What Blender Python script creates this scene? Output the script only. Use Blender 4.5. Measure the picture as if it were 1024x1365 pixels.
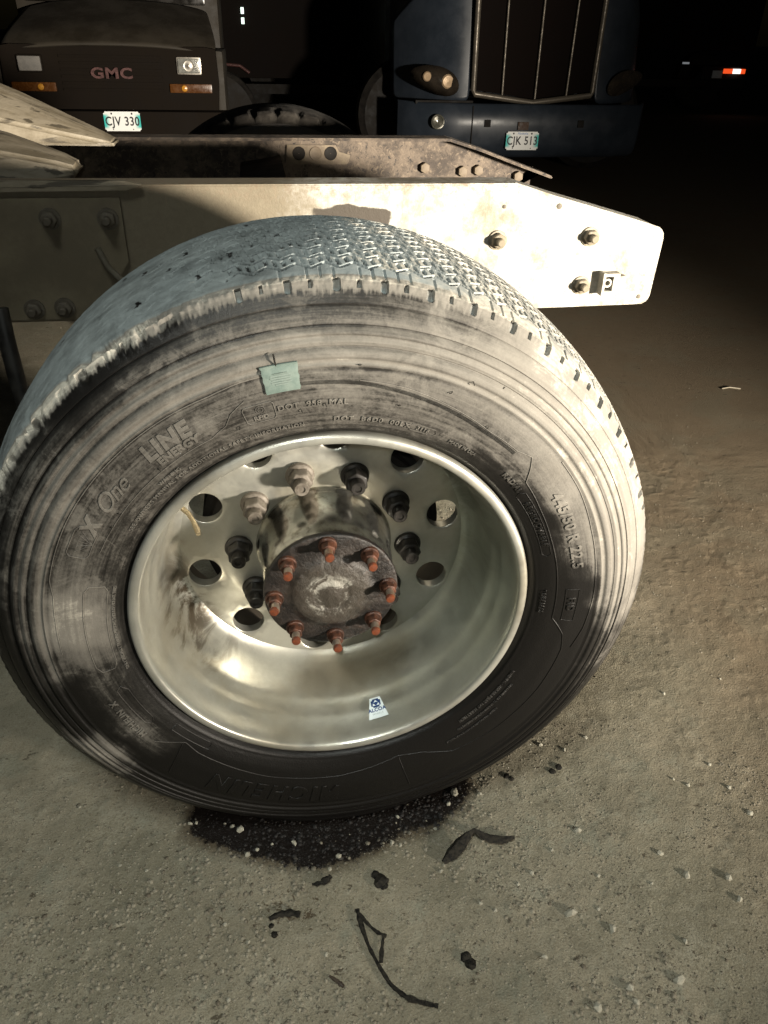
import bpy, bmesh, math, random
import numpy as np
from mathutils import Vector, Matrix
from mathutils.geometry import delaunay_2d_cdt
random.seed(7); RS = np.random.RandomState(11)
sc = bpy.context.scene; COL = sc.collection
for o in list(bpy.data.objects): bpy.data.objects.remove(o)
PI = math.pi; R = math.radians
GZ = -0.485                                   # ground height; the wheel's axle is the origin

# ------------------------------------------------------------------ camera
cam_d = bpy.data.cameras.new('camera'); cam = bpy.data.objects.new('camera', cam_d); COL.objects.link(cam)
C_POS = Vector((-0.0766, -0.9090, 0.7438))
C_R = Vector((0.98862, -0.14908, 0.02034)); C_U = Vector((0.06188, 0.52604, 0.84821)); C_F = Vector((0.13715, 0.83729, -0.52928))
cam.matrix_world = Matrix(((C_R.x, C_U.x, -C_F.x, C_POS.x), (C_R.y, C_U.y, -C_F.y, C_POS.y), (C_R.z, C_U.z, -C_F.z, C_POS.z), (0, 0, 0, 1)))
cam_d.sensor_fit = 'VERTICAL'; cam_d.sensor_height = 24.0; cam_d.lens = 24.0 * 1030.5 / 1365.0
cam_d.clip_start = 0.02; cam_d.clip_end = 500
sc.camera = cam
# ------------------------------------------------------------------ night sky, moon, work lamp, phone flash
w = bpy.data.worlds.new('World'); sc.world = w; w.use_nodes = True
nt = w.node_tree; bg = nt.nodes['Background']; sky = nt.nodes.new('ShaderNodeTexSky'); sky.sky_type = 'NISHITA'
sky.sun_disc = False; sky.sun_elevation = R(8); sky.sun_rotation = R(140)
nt.links.new(sky.outputs[0], bg.inputs[0]); bg.inputs[1].default_value = 0.0009
def lamp(name, kind, loc, aim, power, col, **k):
    d = bpy.data.lights.new(name, kind); o = bpy.data.objects.new(name, d); COL.objects.link(o)
    o.location = loc; o.rotation_euler = (Vector(aim) - Vector(loc)).to_track_quat('-Z', 'Y').to_euler()
    d.energy = power; d.color = col
    for a, v in k.items(): setattr(d, a, v)
    return o
LP = Vector((2.7, -2.35, 0.46))                 # one work lamp out of frame on the right: hot beam and wide spill of the same reflector
lamp('work_lamp_beam', 'SPOT', LP, LP + Vector((-.445, .895, .095)), 4400, (1.0, 0.90, 0.76), spot_size=R(62), spot_blend=1.0, shadow_soft_size=0.16)
lamp('work_lamp_spill', 'SPOT', LP, (0.3, 0.4, 0.1), 430, (1.0, 0.90, 0.76), spot_size=R(150), spot_blend=0.6, shadow_soft_size=0.10)
lamp('phone_flash', 'SPOT', C_POS + C_U * 0.03 - C_R * 0.02, C_POS + C_F * 2.0, 13, (0.96, 1.0, 0.93), spot_size=R(120), spot_blend=0.9, shadow_soft_size=0.012)
lamp('yard_lamp', 'SPOT', (-0.7, -1.5, 3.6), (0.0, -0.15, -0.3), 400, (0.95, 1.0, 0.93), spot_size=R(46), spot_blend=1.0, shadow_soft_size=0.55)
sc.view_settings.view_transform = 'Standard'; sc.view_settings.look = 'None'; sc.view_settings.exposure = 0; sc.view_settings.gamma = 1

# ================================================================== helpers
def nrand(ix, iy, iz, s):
    h = (ix.astype(np.int64) * 374761393 + iy.astype(np.int64) * 668265263 + iz.astype(np.int64) * 2147483647 + s * 974711) & 0xffffffff
    h = ((h ^ (h >> 13)) * 1274126177) & 0xffffffff
    h = ((h ^ (h >> 16)) * 2246822519) & 0xffffffff
    return ((h ^ (h >> 15)) & 0xffff) / 65535.0
def vn(x, y, z, s=0):
    x, y, z = np.broadcast_arrays(np.asarray(x, float), np.asarray(y, float), np.asarray(z, float))
    ix, iy, iz = np.floor(x), np.floor(y), np.floor(z); fx, fy, fz = x - ix, y - iy, z - iz
    fx, fy, fz = [t * t * (3 - 2 * t) for t in (fx, fy, fz)]
    r = 0
    for a in (0, 1):
        for b in (0, 1):
            for c in (0, 1):
                r = r + nrand(ix + a, iy + b, iz + c, s) * (fx if a else 1 - fx) * (fy if b else 1 - fy) * (fz if c else 1 - fz)
    return r
def fbm(x, y, z, s=0, o=4):
    r = 0; a = .5; t = 0; x, y, z = np.asarray(x, float), np.asarray(y, float), np.asarray(z, float)
    for k in range(o):
        r = r + a * vn(x, y, z, s + k * 17); t += a; a *= .5; x, y, z = x * 2.03, y * 2.03, z * 2.03
    return r / t
def sstep(a, b, x):
    t = np.clip((np.asarray(x, float) - a) / (b - a), 0, 1); return t * t * (3 - 2 * t)

def link(name, me, mat, parent=None, loc=None, mtx=None):
    o = bpy.data.objects.new(name, me); COL.objects.link(o)
    if mat is not None and not me.materials: me.materials.append(mat)
    if parent is not None: o.parent = parent
    if mtx is not None: o.matrix_basis = mtx
    if loc is not None: o.location = loc
    elif parent is not None and parent.type == 'EMPTY':
        q = Vector(parent.location) + (Vector(parent.parent.location) if parent.parent else Vector())
        o.location = Vector(o.location) - q
    return o
def mesh(verts, faces, smooth=False, sharp=None):
    me = bpy.data.meshes.new('m'); me.from_pydata([tuple(v) for v in verts], [], faces); me.update()
    if smooth:
        me.polygons.foreach_set('use_smooth', [True] * len(me.polygons))
        if sharp: me.set_sharp_from_angle(angle=R(sharp))
    return me
def grid_mesh(V, closed_u=False, smooth=True):
    """V: (nu, nv, 3) -> quads"""
    nu, nv, _ = V.shape
    idx = np.arange(nu * nv).reshape(nu, nv)
    a = idx if closed_u else idx[:-1]; b = np.roll(idx, -1, 0) if closed_u else idx[1:]
    q = np.stack([a[:, :-1], b[:, :-1], b[:, 1:], a[:, 1:]], -1).reshape(-1, 4)
    me = bpy.data.meshes.new('m'); n = len(q)
    me.vertices.add(nu * nv); me.vertices.foreach_set('co', V.reshape(-1).astype(np.float32))
    me.loops.add(n * 4); me.loops.foreach_set('vertex_index', q.reshape(-1).astype(np.int32))
    me.polygons.add(n); me.polygons.foreach_set('loop_start', np.arange(0, n * 4, 4, dtype=np.int32))
    if smooth: me.polygons.foreach_set('use_smooth', np.ones(n, bool))
    me.update(calc_edges=True); me.validate()
    return me
def fattr(me, name, vals):
    a = me.attributes.new(name, 'FLOAT', 'POINT'); a.data.foreach_set('value', np.asarray(vals, np.float32).reshape(-1))
def lathe(prof, n=96, c=(0, 0, 0), smooth=True, sharp=35, a0=0):
    """profile of (r, y) spun about the Y axis"""
    P = np.array(prof); th = np.linspace(0, 2 * PI, n, endpoint=False) + a0
    V = np.stack([c[0] + np.outer(np.sin(th), P[:, 0]), c[1] + np.tile(P[:, 1], (n, 1)), c[2] + np.outer(np.cos(th), P[:, 0])], -1)
    me = grid_mesh(V, True, smooth)
    if smooth and sharp: me.set_sharp_from_angle(angle=R(sharp))
    return me
def bm_mesh(bm, smooth=False, sharp=35):
    bmesh.ops.recalc_face_normals(bm, faces=bm.faces)
    me = bpy.data.meshes.new('m'); bm.to_mesh(me); bm.free()
    if smooth:
        me.polygons.foreach_set('use_smooth', [True] * len(me.polygons)); me.set_sharp_from_angle(angle=R(sharp))
    return me
def add_box(bm, lo, hi, bev=0.0):
    lo, hi = Vector(lo), Vector(hi)
    r = bmesh.ops.create_cube(bm, size=1, matrix=Matrix.Translation((lo + hi) / 2) @ Matrix.Diagonal((hi - lo).to_4d()))
    if bev:
        es = list({e for v in r['verts'] for e in v.link_edges})
        bmesh.ops.bevel(bm, geom=es, offset=bev, segments=2, profile=.7, affect='EDGES')
def box(lo, hi, bev=0.0):
    bm = bmesh.new(); add_box(bm, lo, hi, bev); return bm_mesh(bm, bev > 0, 40)
def prism_xz(pts, y0, y1, bev=0.0, seg=2):
    bm = bmesh.new(); vs = [bm.verts.new((x, y0, z)) for x, z in pts]; f = bm.faces.new(vs)
    r = bmesh.ops.extrude_face_region(bm, geom=[f]); nv = [e for e in r['geom'] if isinstance(e, bmesh.types.BMVert)]
    bmesh.ops.translate(bm, verts=nv, vec=(0, y1 - y0, 0))
    if bev: bmesh.ops.bevel(bm, geom=list(bm.edges), offset=bev, segments=seg, profile=.7, affect='EDGES')
    return bm_mesh(bm, bev > 0, 40)
def tube(path, rad, n=8, flat=1.0, closed_ends=True):
    P = [Vector(p) for p in path]; rad = rad if hasattr(rad, '__len__') else [rad] * len(P)
    V = []; F = []; up = Vector((0, 0, 1)); pn = None
    for i, p in enumerate(P):
        t = (P[min(i + 1, len(P) - 1)] - P[max(i - 1, 0)]).normalized()
        a = t.cross(up) if abs(t.dot(up)) < .95 else t.cross(Vector((1, 0, 0)))
        a.normalize()
        if pn is not None and a.dot(pn) < 0: a = -a
        pn = a; b = t.cross(a)
        for k in range(n):
            an = 2 * PI * k / n; V.append(p + a * math.cos(an) * rad[i] + b * math.sin(an) * rad[i] * flat)
    for i in range(len(P) - 1):
        for k in range(n): F.append((i * n + k, i * n + (k + 1) % n, (i + 1) * n + (k + 1) % n, (i + 1) * n + k))
    if closed_ends: F.append(tuple(range(n))[::-1]); F.append(tuple((len(P) - 1) * n + k for k in range(n)))
    return mesh(V, F, True, 50)
def empty(name, loc, label=None, cat=None, group=None):
    o = bpy.data.objects.new(name, None); COL.objects.link(o); o.location = loc; o.empty_display_size = .1
    tag(o, label, cat, group); return o
def tag(o, label=None, cat=None, group=None, kind=None):
    for k, v in (('label', label), ('category', cat), ('group', group), ('kind', kind)):
        if v: o[k] = v
    return o
def text_me(s, size, depth=0.0, bev=0.0, shear=0.0, spacing=1.0, align='CENTER', weight=0.0, res=4):
    c = bpy.data.curves.new('t', 'FONT'); c.body = s; c.size = size; c.extrude = depth; c.bevel_depth = bev; c.shear = shear
    c.space_character = spacing; c.align_x = align; c.align_y = 'CENTER'; c.offset = weight; c.resolution_u = res; c.bevel_resolution = 0
    o = bpy.data.objects.new('t', c); COL.objects.link(o)
    bpy.context.view_layer.update()
    me = bpy.data.meshes.new_from_object(o.evaluated_get(bpy.context.evaluated_depsgraph_get()))
    bpy.data.objects.remove(o); bpy.data.curves.remove(c)
    return me

# ------------------------------------------------------------------ node materials
class NT:
    def __init__(s, name):
        s.m = bpy.data.materials.new(name); s.m.use_nodes = True; s.t = s.m.node_tree; s.n = s.t.nodes; s.b = s.n['Principled BSDF']
        s.co = s.n.new('ShaderNodeTexCoord').outputs['Object']
    def set(s, inp, v):
        if hasattr(v, 'is_linked') or isinstance(v, bpy.types.NodeSocket): s.t.links.new(v, inp)
        elif isinstance(v, tuple) and len(v) == 3 and inp.type == 'RGBA': inp.default_value = (*v, 1)
        else: inp.default_value = v
    def noise(s, scale, detail=5, rough=.6, vec=None, dist=0.0, col=False):
        n = s.n.new('ShaderNodeTexNoise'); s.set(n.inputs['Vector'], vec or s.co); n.inputs['Scale'].default_value = scale
        n.inputs['Detail'].default_value = detail; n.inputs['Roughness'].default_value = rough; n.inputs['Distortion'].default_value = dist
        return n.outputs[1 if col else 0]
    def voro(s, scale, vec=None, feat='F1', out='Distance'):
        n = s.n.new('ShaderNodeTexVoronoi'); n.feature = feat; s.set(n.inputs['Vector'], vec or s.co); n.inputs['Scale'].default_value = scale
        return n.outputs[out]
    def math(s, op, a, b=0.0, c=None, clamp=False):
        n = s.n.new('ShaderNodeMath'); n.operation = op; n.use_clamp = clamp; s.set(n.inputs[0], a); s.set(n.inputs[1], b)
        if c is not None: s.set(n.inputs[2], c)
        return n.outputs[0]
    def smooth(s, v, a, b):
        n = s.n.new('ShaderNodeMapRange'); n.interpolation_type = 'SMOOTHSTEP'; n.clamp = True
        s.set(n.inputs[0], v); n.inputs[1].default_value = a; n.inputs[2].default_value = b; return n.outputs[0]
    def mix(s, f, a, b):
        n = s.n.new('ShaderNodeMix'); n.data_type = 'RGBA'; s.set(n.inputs[0], f); s.set(n.inputs[6], a); s.set(n.inputs[7], b); return n.outputs[2]
    def mixf(s, f, a, b):
        n = s.n.new('ShaderNodeMix'); s.set(n.inputs[0], f); s.set(n.inputs[2], a); s.set(n.inputs[3], b); return n.outputs[0]
    def attr(s, name):
        n = s.n.new('ShaderNodeAttribute'); n.attribute_name = name; return n.outputs['Fac']
    def xyz(s, vec=None):
        n = s.n.new('ShaderNodeSeparateXYZ'); s.set(n.inputs[0], vec or s.co); return n.outputs
    def vmul(s, v, vec=None):
        n = s.n.new('ShaderNodeVectorMath'); n.operation = 'MULTIPLY'; s.set(n.inputs[0], vec or s.co); n.inputs[1].default_value = v; return n.outputs[0]
    def bump(s, h, strength=.5, dist=.01, nrm=None):
        n = s.n.new('ShaderNodeBump'); n.inputs['Strength'].default_value = strength; n.inputs['Distance'].default_value = dist
        s.set(n.inputs['Height'], h)
        if nrm is not None: s.set(n.inputs['Normal'], nrm)
        return n.outputs[0]
    def out(s, col=None, rough=None, metal=None, nrm=None, spec=None, **k):
        for nm, v in (('Base Color', col), ('Roughness', rough), ('Metallic', metal), ('Normal', nrm), ('Specular IOR Level', spec)):
            if v is not None: s.set(s.b.inputs[nm], v)
        for nm, v in k.items(): s.set(s.b.inputs[nm.replace('_', ' ')], v)
        return s.m
def pbr(name, c1, c2, scale=20, rough=(.5, .8), metal=0.0, bump=.3, bd=.002, bscale=None, lo=.35, hi=.65, **k):
    m = NT(name); n = m.noise(scale, 6, .65); f = m.smooth(n, lo, hi); b = m.noise(bscale or scale * 4, 5)
    return m.out(m.mix(f, c1, c2), m.mixf(f, rough[0], rough[1]), metal, m.bump(b, bump, bd), **k)
def emis(name, col, st):
    m = NT(name); return m.out(col, .4, Emission_Color=col, Emission_Strength=st)

# tyre rubber: clean or oily black, dusted by the 'dust' attribute, which also paints light on the shoulder
m = NT('tyre_rubber')
dn = m.noise(38, 7, .7, dist=.4); dn2 = m.noise(240, 4, .7); n3 = m.noise(9, 3, .5)
da = m.attr('dust_light'); amp = m.math('ADD', m.math('MULTIPLY', m.smooth(da, .02, .5), .9), .10)
tx, ty, tz = m.xyz(); tth = m.math('ARCTAN2', tx, tz); trr = m.math('SQRT', m.math('ADD', m.math('POWER', tx, 2), m.math('POWER', tz, 2)))
cb = m.n.new('ShaderNodeCombineXYZ'); m.set(cb.inputs[0], m.math('MULTIPLY', tth, 2.2)); m.set(cb.inputs[1], m.math('MULTIPLY', trr, 150)); m.set(cb.inputs[2], m.math('MULTIPLY', ty, 40))
scuff = m.noise(1.0, 6, .75, cb.outputs[0], .3); chalk = m.smooth(m.noise(15, 6, .72, dist=.7), .50, .62)
d = m.math('ADD', da, m.math('MULTIPLY', m.math('MULTIPLY', m.math('SUBTRACT', dn, .5), .45), amp))
d = m.math('ADD', d, m.math('MULTIPLY', m.math('MULTIPLY', m.math('SUBTRACT', dn2, .5), .35), amp)); d = m.math('ADD', d, m.math('MULTIPLY', m.math('ADD', m.math('MULTIPLY', m.math('SUBTRACT', scuff, .5), .75), m.math('MULTIPLY', m.math('SUBTRACT', chalk, .35), .17)), amp)); df = m.mixf(.45, m.smooth(d, .10, 1.0), m.math('MULTIPLY', m.smooth(d, .30, .52), m.smooth(d, .0, 1.15)))
dust_light_c = m.mix(n3, (.132, .121, .104), (.200, .188, .166)); dust_light_c = m.mix(m.attr('tread'), dust_light_c, m.mix(n3, (.185, .212, .216), (.240, .264, .260)))  # dusty tread tinted blue-grey to stand for the cool overhead light
dust_light_c = m.mix(m.smooth(d, 1.0, 1.45), dust_light_c, (.40, .375, .32))
M_TYRE = m.out(m.mix(df, (.0055, .0050, .0045), dust_light_c), m.mixf(df, .40, .88), 0.0, m.bump(m.math('ADD', m.noise(420, 4, .7), m.math('MULTIPLY', dn, 1.5)), .35, .0012), m.mixf(df, .28, .08))
# polished aluminium rim with a dusty film and brown rub marks, right barrel toned down for shade
m = NT('rim_aluminium'); x, y, z = m.xyz()
n1 = m.noise(14, 6, .65); n2 = m.noise(110, 5, .7); streak = m.noise(16, 6, .7, m.vmul((1, .3, 1)), .8)
film = m.smooth(m.math('ADD', n1, m.math('MULTIPLY', n2, .25)), .42, .85)
col = m.mix(film, (.50, .50, .455), (.39, .385, .335))
mask = m.math('MULTIPLY', m.smooth(streak, .44, .58), m.attr('grime_shade')); spk = m.smooth(m.noise(190, 2, .5), .76, .79)
col = m.mix(mask, col, (.075, .055, .035))
bru = m.math('MULTIPLY', m.smooth(m.noise(5, 4, .6), .45, .7), .55); col = m.mix(bru, col, (.30, .26, .18))
col = m.mix(m.math('MULTIPLY', m.attr('green_shade'), .75), col, m.mix(n1, (.20, .235, .185), (.30, .33, .27)))
M_RIM = m.out(col, m.mixf(film, .28, .43), m.mixf(film, .78, .56), m.bump(m.math('ADD', n2, streak), .12, .0012), .5)
# hub barrel: worn dark chrome; hub flange: oily rust
m = NT('hub_steel'); n1 = m.noise(30, 6, .7, m.vmul((1, .12, 1))); n2 = m.noise(55, 5, .7)
M_HUB = m.out(m.mix(m.smooth(n2, .45, .7), (.50, .50, .46), (.22, .205, .175)), m.mixf(n1, .10, .28), .97, m.bump(n1, .15, .001))
m = NT('hub_rust'); n1 = m.noise(22, 7, .7, dist=.5); n2 = m.noise(120, 5, .7); x, y, z = m.xyz()
rr = m.math('SQRT', m.math('ADD', m.math('POWER', x, 2), m.math('POWER', z, 2)))
rn = m.math('ADD', rr, m.math('MULTIPLY', m.math('SUBTRACT', m.noise(32, 5, .7, dist=.8), .5), .05))
gre = m.math('MULTIPLY', m.math('SUBTRACT', m.smooth(rn, .016, .024), m.smooth(rn, .032, .046)), m.smooth(m.noise(34, 5, .7, dist=.5), .47, .58))
c = m.mix(m.smooth(n1, .38, .66), (.0045, .0040, .0038), (.025, .019, .0155)); c = m.mix(m.smooth(n2, .55, .72), c, (.036, .021, .014)); c = m.mix(m.math('MULTIPLY', m.math('SUBTRACT', 1.0, m.smooth(rn, .045, .075)), .7), c, (.055, .047, .037))
c = m.mix(gre, c, (.25, .24, .21)); M_FLANGE = m.out(c, m.mixf(n1, .32, .62), .1, m.bump(m.math('ADD', n1, n2), .7, .003))
M_NUTD = pbr('nut_oily', (.006, .0055, .005), (.014, .012, .010), 90, (.34, .55), .0, .4, .001, spec=.35)
M_NUTL = pbr('nut_dusty', (.10, .085, .068), (.17, .15, .125), 60, (.5, .75), .3, .4, .001)
M_NUTR = pbr('nut_rust', (.030, .014, .009), (.085, .029, .013), 70, (.4, .65), .3, .6, .001)
M_STUD = pbr('stud_steel', (.30, .25, .20), (.20, .10, .05), 80, (.3, .5), .7, .3, .0008)
M_TIP = pbr('stud_tip_paint', (.15, .038, .014), (.075, .022, .010), 120, (.35, .55), 0, .4, .0008)
M_BRASS = pbr('valve_brass', (.50, .42, .28), (.40, .33, .22), 60, (.25, .4), .85, .1, .0005)
# frame rail: pale grey paint, muddy spray, left end darkened for the tyre's shade, chipped edges
m = NT('rail_paint'); x, y, z = m.xyz()
n1 = m.noise(9, 7, .7); n2 = m.noise(70, 6, .75); n3 = m.noise(260, 3, .6)
mud_shade = m.smooth(m.math('ADD', m.math('ADD', n1, m.math('MULTIPLY', n2, .35)), m.smooth(x, .10, -.32)), .50, .92)  # leftward darkening puts the tyre's shade into the dirt colour
eg = m.math('ADD', m.smooth(z, .425, .474), m.math('ADD', m.smooth(x, .70, .83), m.math('MULTIPLY', m.smooth(z, .235, .204), .6)))
eg = m.math('MAXIMUM', eg, m.math('MULTIPLY', m.smooth(m.math('ADD', m.math('MULTIPLY', x, -.27), z), .215, .26), 0.0)); edge = m.math('MULTIPLY', eg, m.smooth(m.noise(45, 7, .8), .47, .60), clamp=True)
run = m.math('MULTIPLY', m.smooth(m.noise(26, 5, .7, m.vmul((3.5, 1, .35))), .60, .70), m.smooth(z, .25, .46))
bd = m.math('SUBTRACT', m.noise(22, 5, .6), .5)
bz = m.math('SUBTRACT', m.math('SUBTRACT', .436, m.math('MULTIPLY', m.math('ABSOLUTE', m.math('SUBTRACT', x, .105)), .12)), m.math('ADD', z, m.math('MULTIPLY', bd, .02)))
blot = m.math('MULTIPLY', m.smooth(m.math('ADD', m.math('ABSOLUTE', m.math('SUBTRACT', x, .122)), m.math('MULTIPLY', bd, .05)), .086, .078), m.smooth(bz, 0, .004))
chip = m.math('MULTIPLY', m.smooth(n3, .70, .73), m.smooth(n2, .5, .56))
c = m.mix(m.math('MULTIPLY', n2, .5), (.37, .36, .325), (.28, .265, .225)); c = m.mix(mud_shade, c, m.mix(n2, (.085, .068, .043), (.155, .132, .090)))
c = m.mix(m.math('MULTIPLY', edge, .8), c, (.125, .095, .062)); c = m.mix(m.math('MULTIPLY', run, .5), c, (.15, .115, .075)); c = m.mix(blot, c, (.030, .023, .015)); c = m.mix(chip, c, (.05, .04, .03))
M_RAIL = m.out(c, .75, 0.0, m.bump(m.math('ADD', n2, m.math('MULTIPLY', n3, .5)), .5, .0025))
m = NT('rail_rust'); n1 = m.noise(12, 7, .7); n2 = m.noise(60, 6, .75, dist=.6)
c = m.mix(m.smooth(n1, .40, .60), (.030, .022, .016), (.095, .073, .053)); c = m.mix(m.smooth(n2, .52, .68), c, (.14, .108, .076)); c = m.mix(m.smooth(n2, .44, .36), c, (.012, .010, .009))
M_RUST = m.out(c, .8, 0.0, m.bump(n2, .7, .004))
m = NT('fifth_wheel_grease'); n1 = m.noise(7, 6, .65, m.vmul((1, 5, 3))); n2 = m.noise(60, 5, .7)
c = m.mix(m.smooth(n1, .36, .62), (.135, .112, .074), (.22, .19, .14)); c = m.mix(m.smooth(m.noise(10, 5, .6, m.vmul((.5, 4, 4)), .5), .57, .63), c, (.06, .05, .034))
M_FIFTH = m.out(c, .6, 0.0, m.bump(m.math('ADD', n1, n2), .4, .003))
M_DARK = pbr('dark_steel', (.007, .0062, .0055), (.014, .012, .010), 12, (.6, .85), 0, .3, .003, spec=.2)
M_HOSE = pbr('black_hose', (.008, .008, .008), (.02, .019, .017), 40, (.4, .6), 0, .2, .001)
M_SCRAP = pbr('torn_rubber', (.0035, .0033, .003), (.030, .027, .021), 160, (.55, .8), 0, .8, .002, spec=.15)
M_PAPER = pbr('sticker_white', (.78, .86, .88), (.70, .78, .80), 70, (.45, .6), 0, .05, .0005)
M_BLUE = pbr('sticker_blue', (.012, .055, .20), (.010, .045, .16), 90, (.4, .5), 0, .05, .0005)
M_PATCH = pbr('label_pad', (.105, .145, .128), (.145, .185, .162), 50, (.5, .7), 0, .3, .001)
M_PATCHL = pbr('label_print', (.17, .21, .19), (.15, .185, .165), 300, (.5, .7), 0, .1, .0005)
# packed dirt, soaked black by oil below the wheel
m = NT('packed_dirt'); x, y, z = m.xyz()
n1 = m.noise(3.2, 7, .65); n2 = m.noise(24, 7, .75); n3 = m.noise(170, 5, .75); n4 = m.noise(1.1, 4, .6); pit = m.math('MULTIPLY', m.smooth(m.noise(52, 4, .7, m.vmul((.7, 1.3, 1)), .4), .635, .68), .8)
c = m.mix(m.smooth(n1, .36, .64), (.188, .173, .126), (.240, .214, .158)); c = m.mix(m.math('MULTIPLY', m.smooth(n2, .46, .70), .7), c, (.285, .268, .208))
c = m.mix(m.math('MULTIPLY', m.smooth(m.noise(6, 6, .7), .53, .66), .55), c, (.170, .178, .138)); c = m.mix(m.math('MULTIPLY', m.smooth(m.noise(85, 5, .8), .52, .64), .5), c, (.115, .100, .070)); c = m.mix(m.math('MULTIPLY', m.smooth(m.noise(95, 5, .8), .55, .66), .5), c, (.30, .28, .22)); n5 = m.noise(330, 4, .8); c = m.mix(m.math('MULTIPLY', m.smooth(n5, .54, .66), .55), c, (.34, .32, .25)); c = m.mix(m.math('MULTIPLY', m.smooth(n5, .45, .34), .7), c, (.075, .066, .048)); c = m.mix(m.math('MULTIPLY', m.smooth(n3, .60, .72), .6), c, (.085, .070, .050))
c = m.mix(m.smooth(x, .45, 1.1), c, m.mix(n2, (.100, .077, .050), (.138, .109, .073)))  # brown dirt at right, darkened further where lamp light should fade
oil = m.attr('oil'); of = m.smooth(m.math('ADD', oil, m.math('ADD', m.math('MULTIPLY', m.math('SUBTRACT', m.noise(17, 5, .6), .5), 1.0), m.math('MULTIPLY', m.math('SUBTRACT', m.noise(110, 4, .7), .5), 1.0))), .28, .58)
fl = m.math('MULTIPLY', m.smooth(m.math('ADD', m.attr('fleck'), m.math('MULTIPLY', m.math('SUBTRACT', m.noise(75, 5, .7, dist=.6), .5), 2.4)), .62, .86), .85)
big = m.noise(4.5, 5, .6, dist=.6); c = m.mix(m.math('MULTIPLY', m.smooth(big, .54, .40), .35), c, (.115, .105, .075)); c = m.mix(pit, c, (.050, .040, .028)); c = m.mix(fl, c, (.055, .038, .022)); hal = m.smooth(m.math('ADD', m.attr('halo'), m.math('MULTIPLY', m.math('SUBTRACT', m.noise(30, 5, .7), .5), .9)), .30, .95); c = m.mix(m.math('MULTIPLY', hal, .8), c, (.050, .036, .022)); c = m.mix(of, c, (.0075, .0055, .0045))
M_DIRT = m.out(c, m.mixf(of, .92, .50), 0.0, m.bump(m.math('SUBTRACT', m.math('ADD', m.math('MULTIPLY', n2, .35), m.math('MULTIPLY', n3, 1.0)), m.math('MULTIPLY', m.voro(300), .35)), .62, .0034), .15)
m = NT('stone_grey'); n = m.noise(60, 5, .7); r = m.attr('tint')
M_GRAV = m.out(m.mix(m.attr('wet'), m.mix(r, (.070, .056, .038), m.mix(n, (.175, .158, .116), (.265, .245, .188))), (.0065, .0050, .0042)), .75, 0.0, m.bump(n, .3, .001))
M_STONE = pbr('stone_pale', (.22, .21, .165), (.36, .34, .275), 70, (.7, .9), 0, .4, .001)

# ================================================================== ground
def gcoords(lo, hi, step, far, ratio=1.16):
    mid = list(np.arange(lo, hi, step)); a = []; s = step; v = lo
    while v > -far: s *= ratio; v -= s; a.append(v)
    b = []; s = step; v = mid[-1]
    while v < far: s *= ratio; v += s; b.append(v)
    return np.array(a[::-1] + mid + b)
gx = gcoords(-.75, 1.35, .0052, 150); gy = gcoords(-.62, 1.25, .0052, 150)
GX, GY = np.meshgrid(gx, gy, indexing='ij')
def gheight(x, y):
    near = 1 - sstep(1.2, 4, np.hypot(x, y)); 
    h = (fbm(x * 2.2, y * 2.2, 3.1, 1, 4) - .5) * .016 + (fbm(x * 7, y * 7, 4.4, 8, 3) - .5) * .008 * near + (fbm(x * 22, y * 22, 1.7, 2, 4) - .5) * .004 * (.35 + .65 * near)
    h = h + (np.maximum(fbm(x * 60, y * 60, 5, 4, 3) - .56, 0)) * .007 * near
    flat = np.exp(-((x / .26) ** 4 + ((y - .18) / .27) ** 4)); return GZ + h * (1 - .85 * flat)
GH = gheight(GX, GY)
gm = grid_mesh(np.stack([GX, GY, GH], -1), False, True)
oilpoly = np.array([(-.262, .06), (-.273, .034), (-.272, .0), (-.235, -.03), (-.164, -.063), (-.10, -.09), (-.037, -.102), (.02, -.095), (.056, -.080), (.10, -.06), (.139, -.055), (.18, -.045), (.205, -.025), (.24, -.006), (.262, .03), (.262, .06), (.22, .22), (-.2, .22)])
def polydist(x, y, P):
    best = np.full(x.shape, 1e9); ins = np.zeros(x.shape, bool); n = len(P)
    for i in range(n):
        a, b = P[i], P[(i + 1) % n]; e = b - a; t = np.clip(((x - a[0]) * e[0] + (y - a[1]) * e[1]) / (e @ e), 0, 1)
        best = np.minimum(best, np.hypot(x - a[0] - t * e[0], y - a[1] - t * e[1]))
        c = ((a[1] > y) != (b[1] > y)); xx = a[0] + (y - a[1]) / (e[1] if abs(e[1]) > 1e-9 else 1e-9) * e[0]; ins ^= c & (x < xx)
    return np.where(ins, -best, best)
od = np.full(GX.shape, 9.0); near = (np.abs(GX) < .6) & (np.abs(GY) < .6); od[near] = polydist(GX[near], GY[near], oilpoly)
fattr(gm, 'oil', 1 - sstep(-.034, .020, od)); fattr(gm, 'halo', 1 - sstep(-.02, .05, od))
fattr(gm, 'fleck', np.exp(-(((GX + .12) / .15) ** 2 + ((GY + .16) / .085) ** 2)) * .62 + np.exp(-(((GX - .30) / .14) ** 2 + ((GY + .05) / .1) ** 2)) * .18)
ground = tag(link('ground', gm, M_DIRT), kind='structure')
def gz(x, y): return float(gheight(np.array([x]), np.array([y]))[0])

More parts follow.
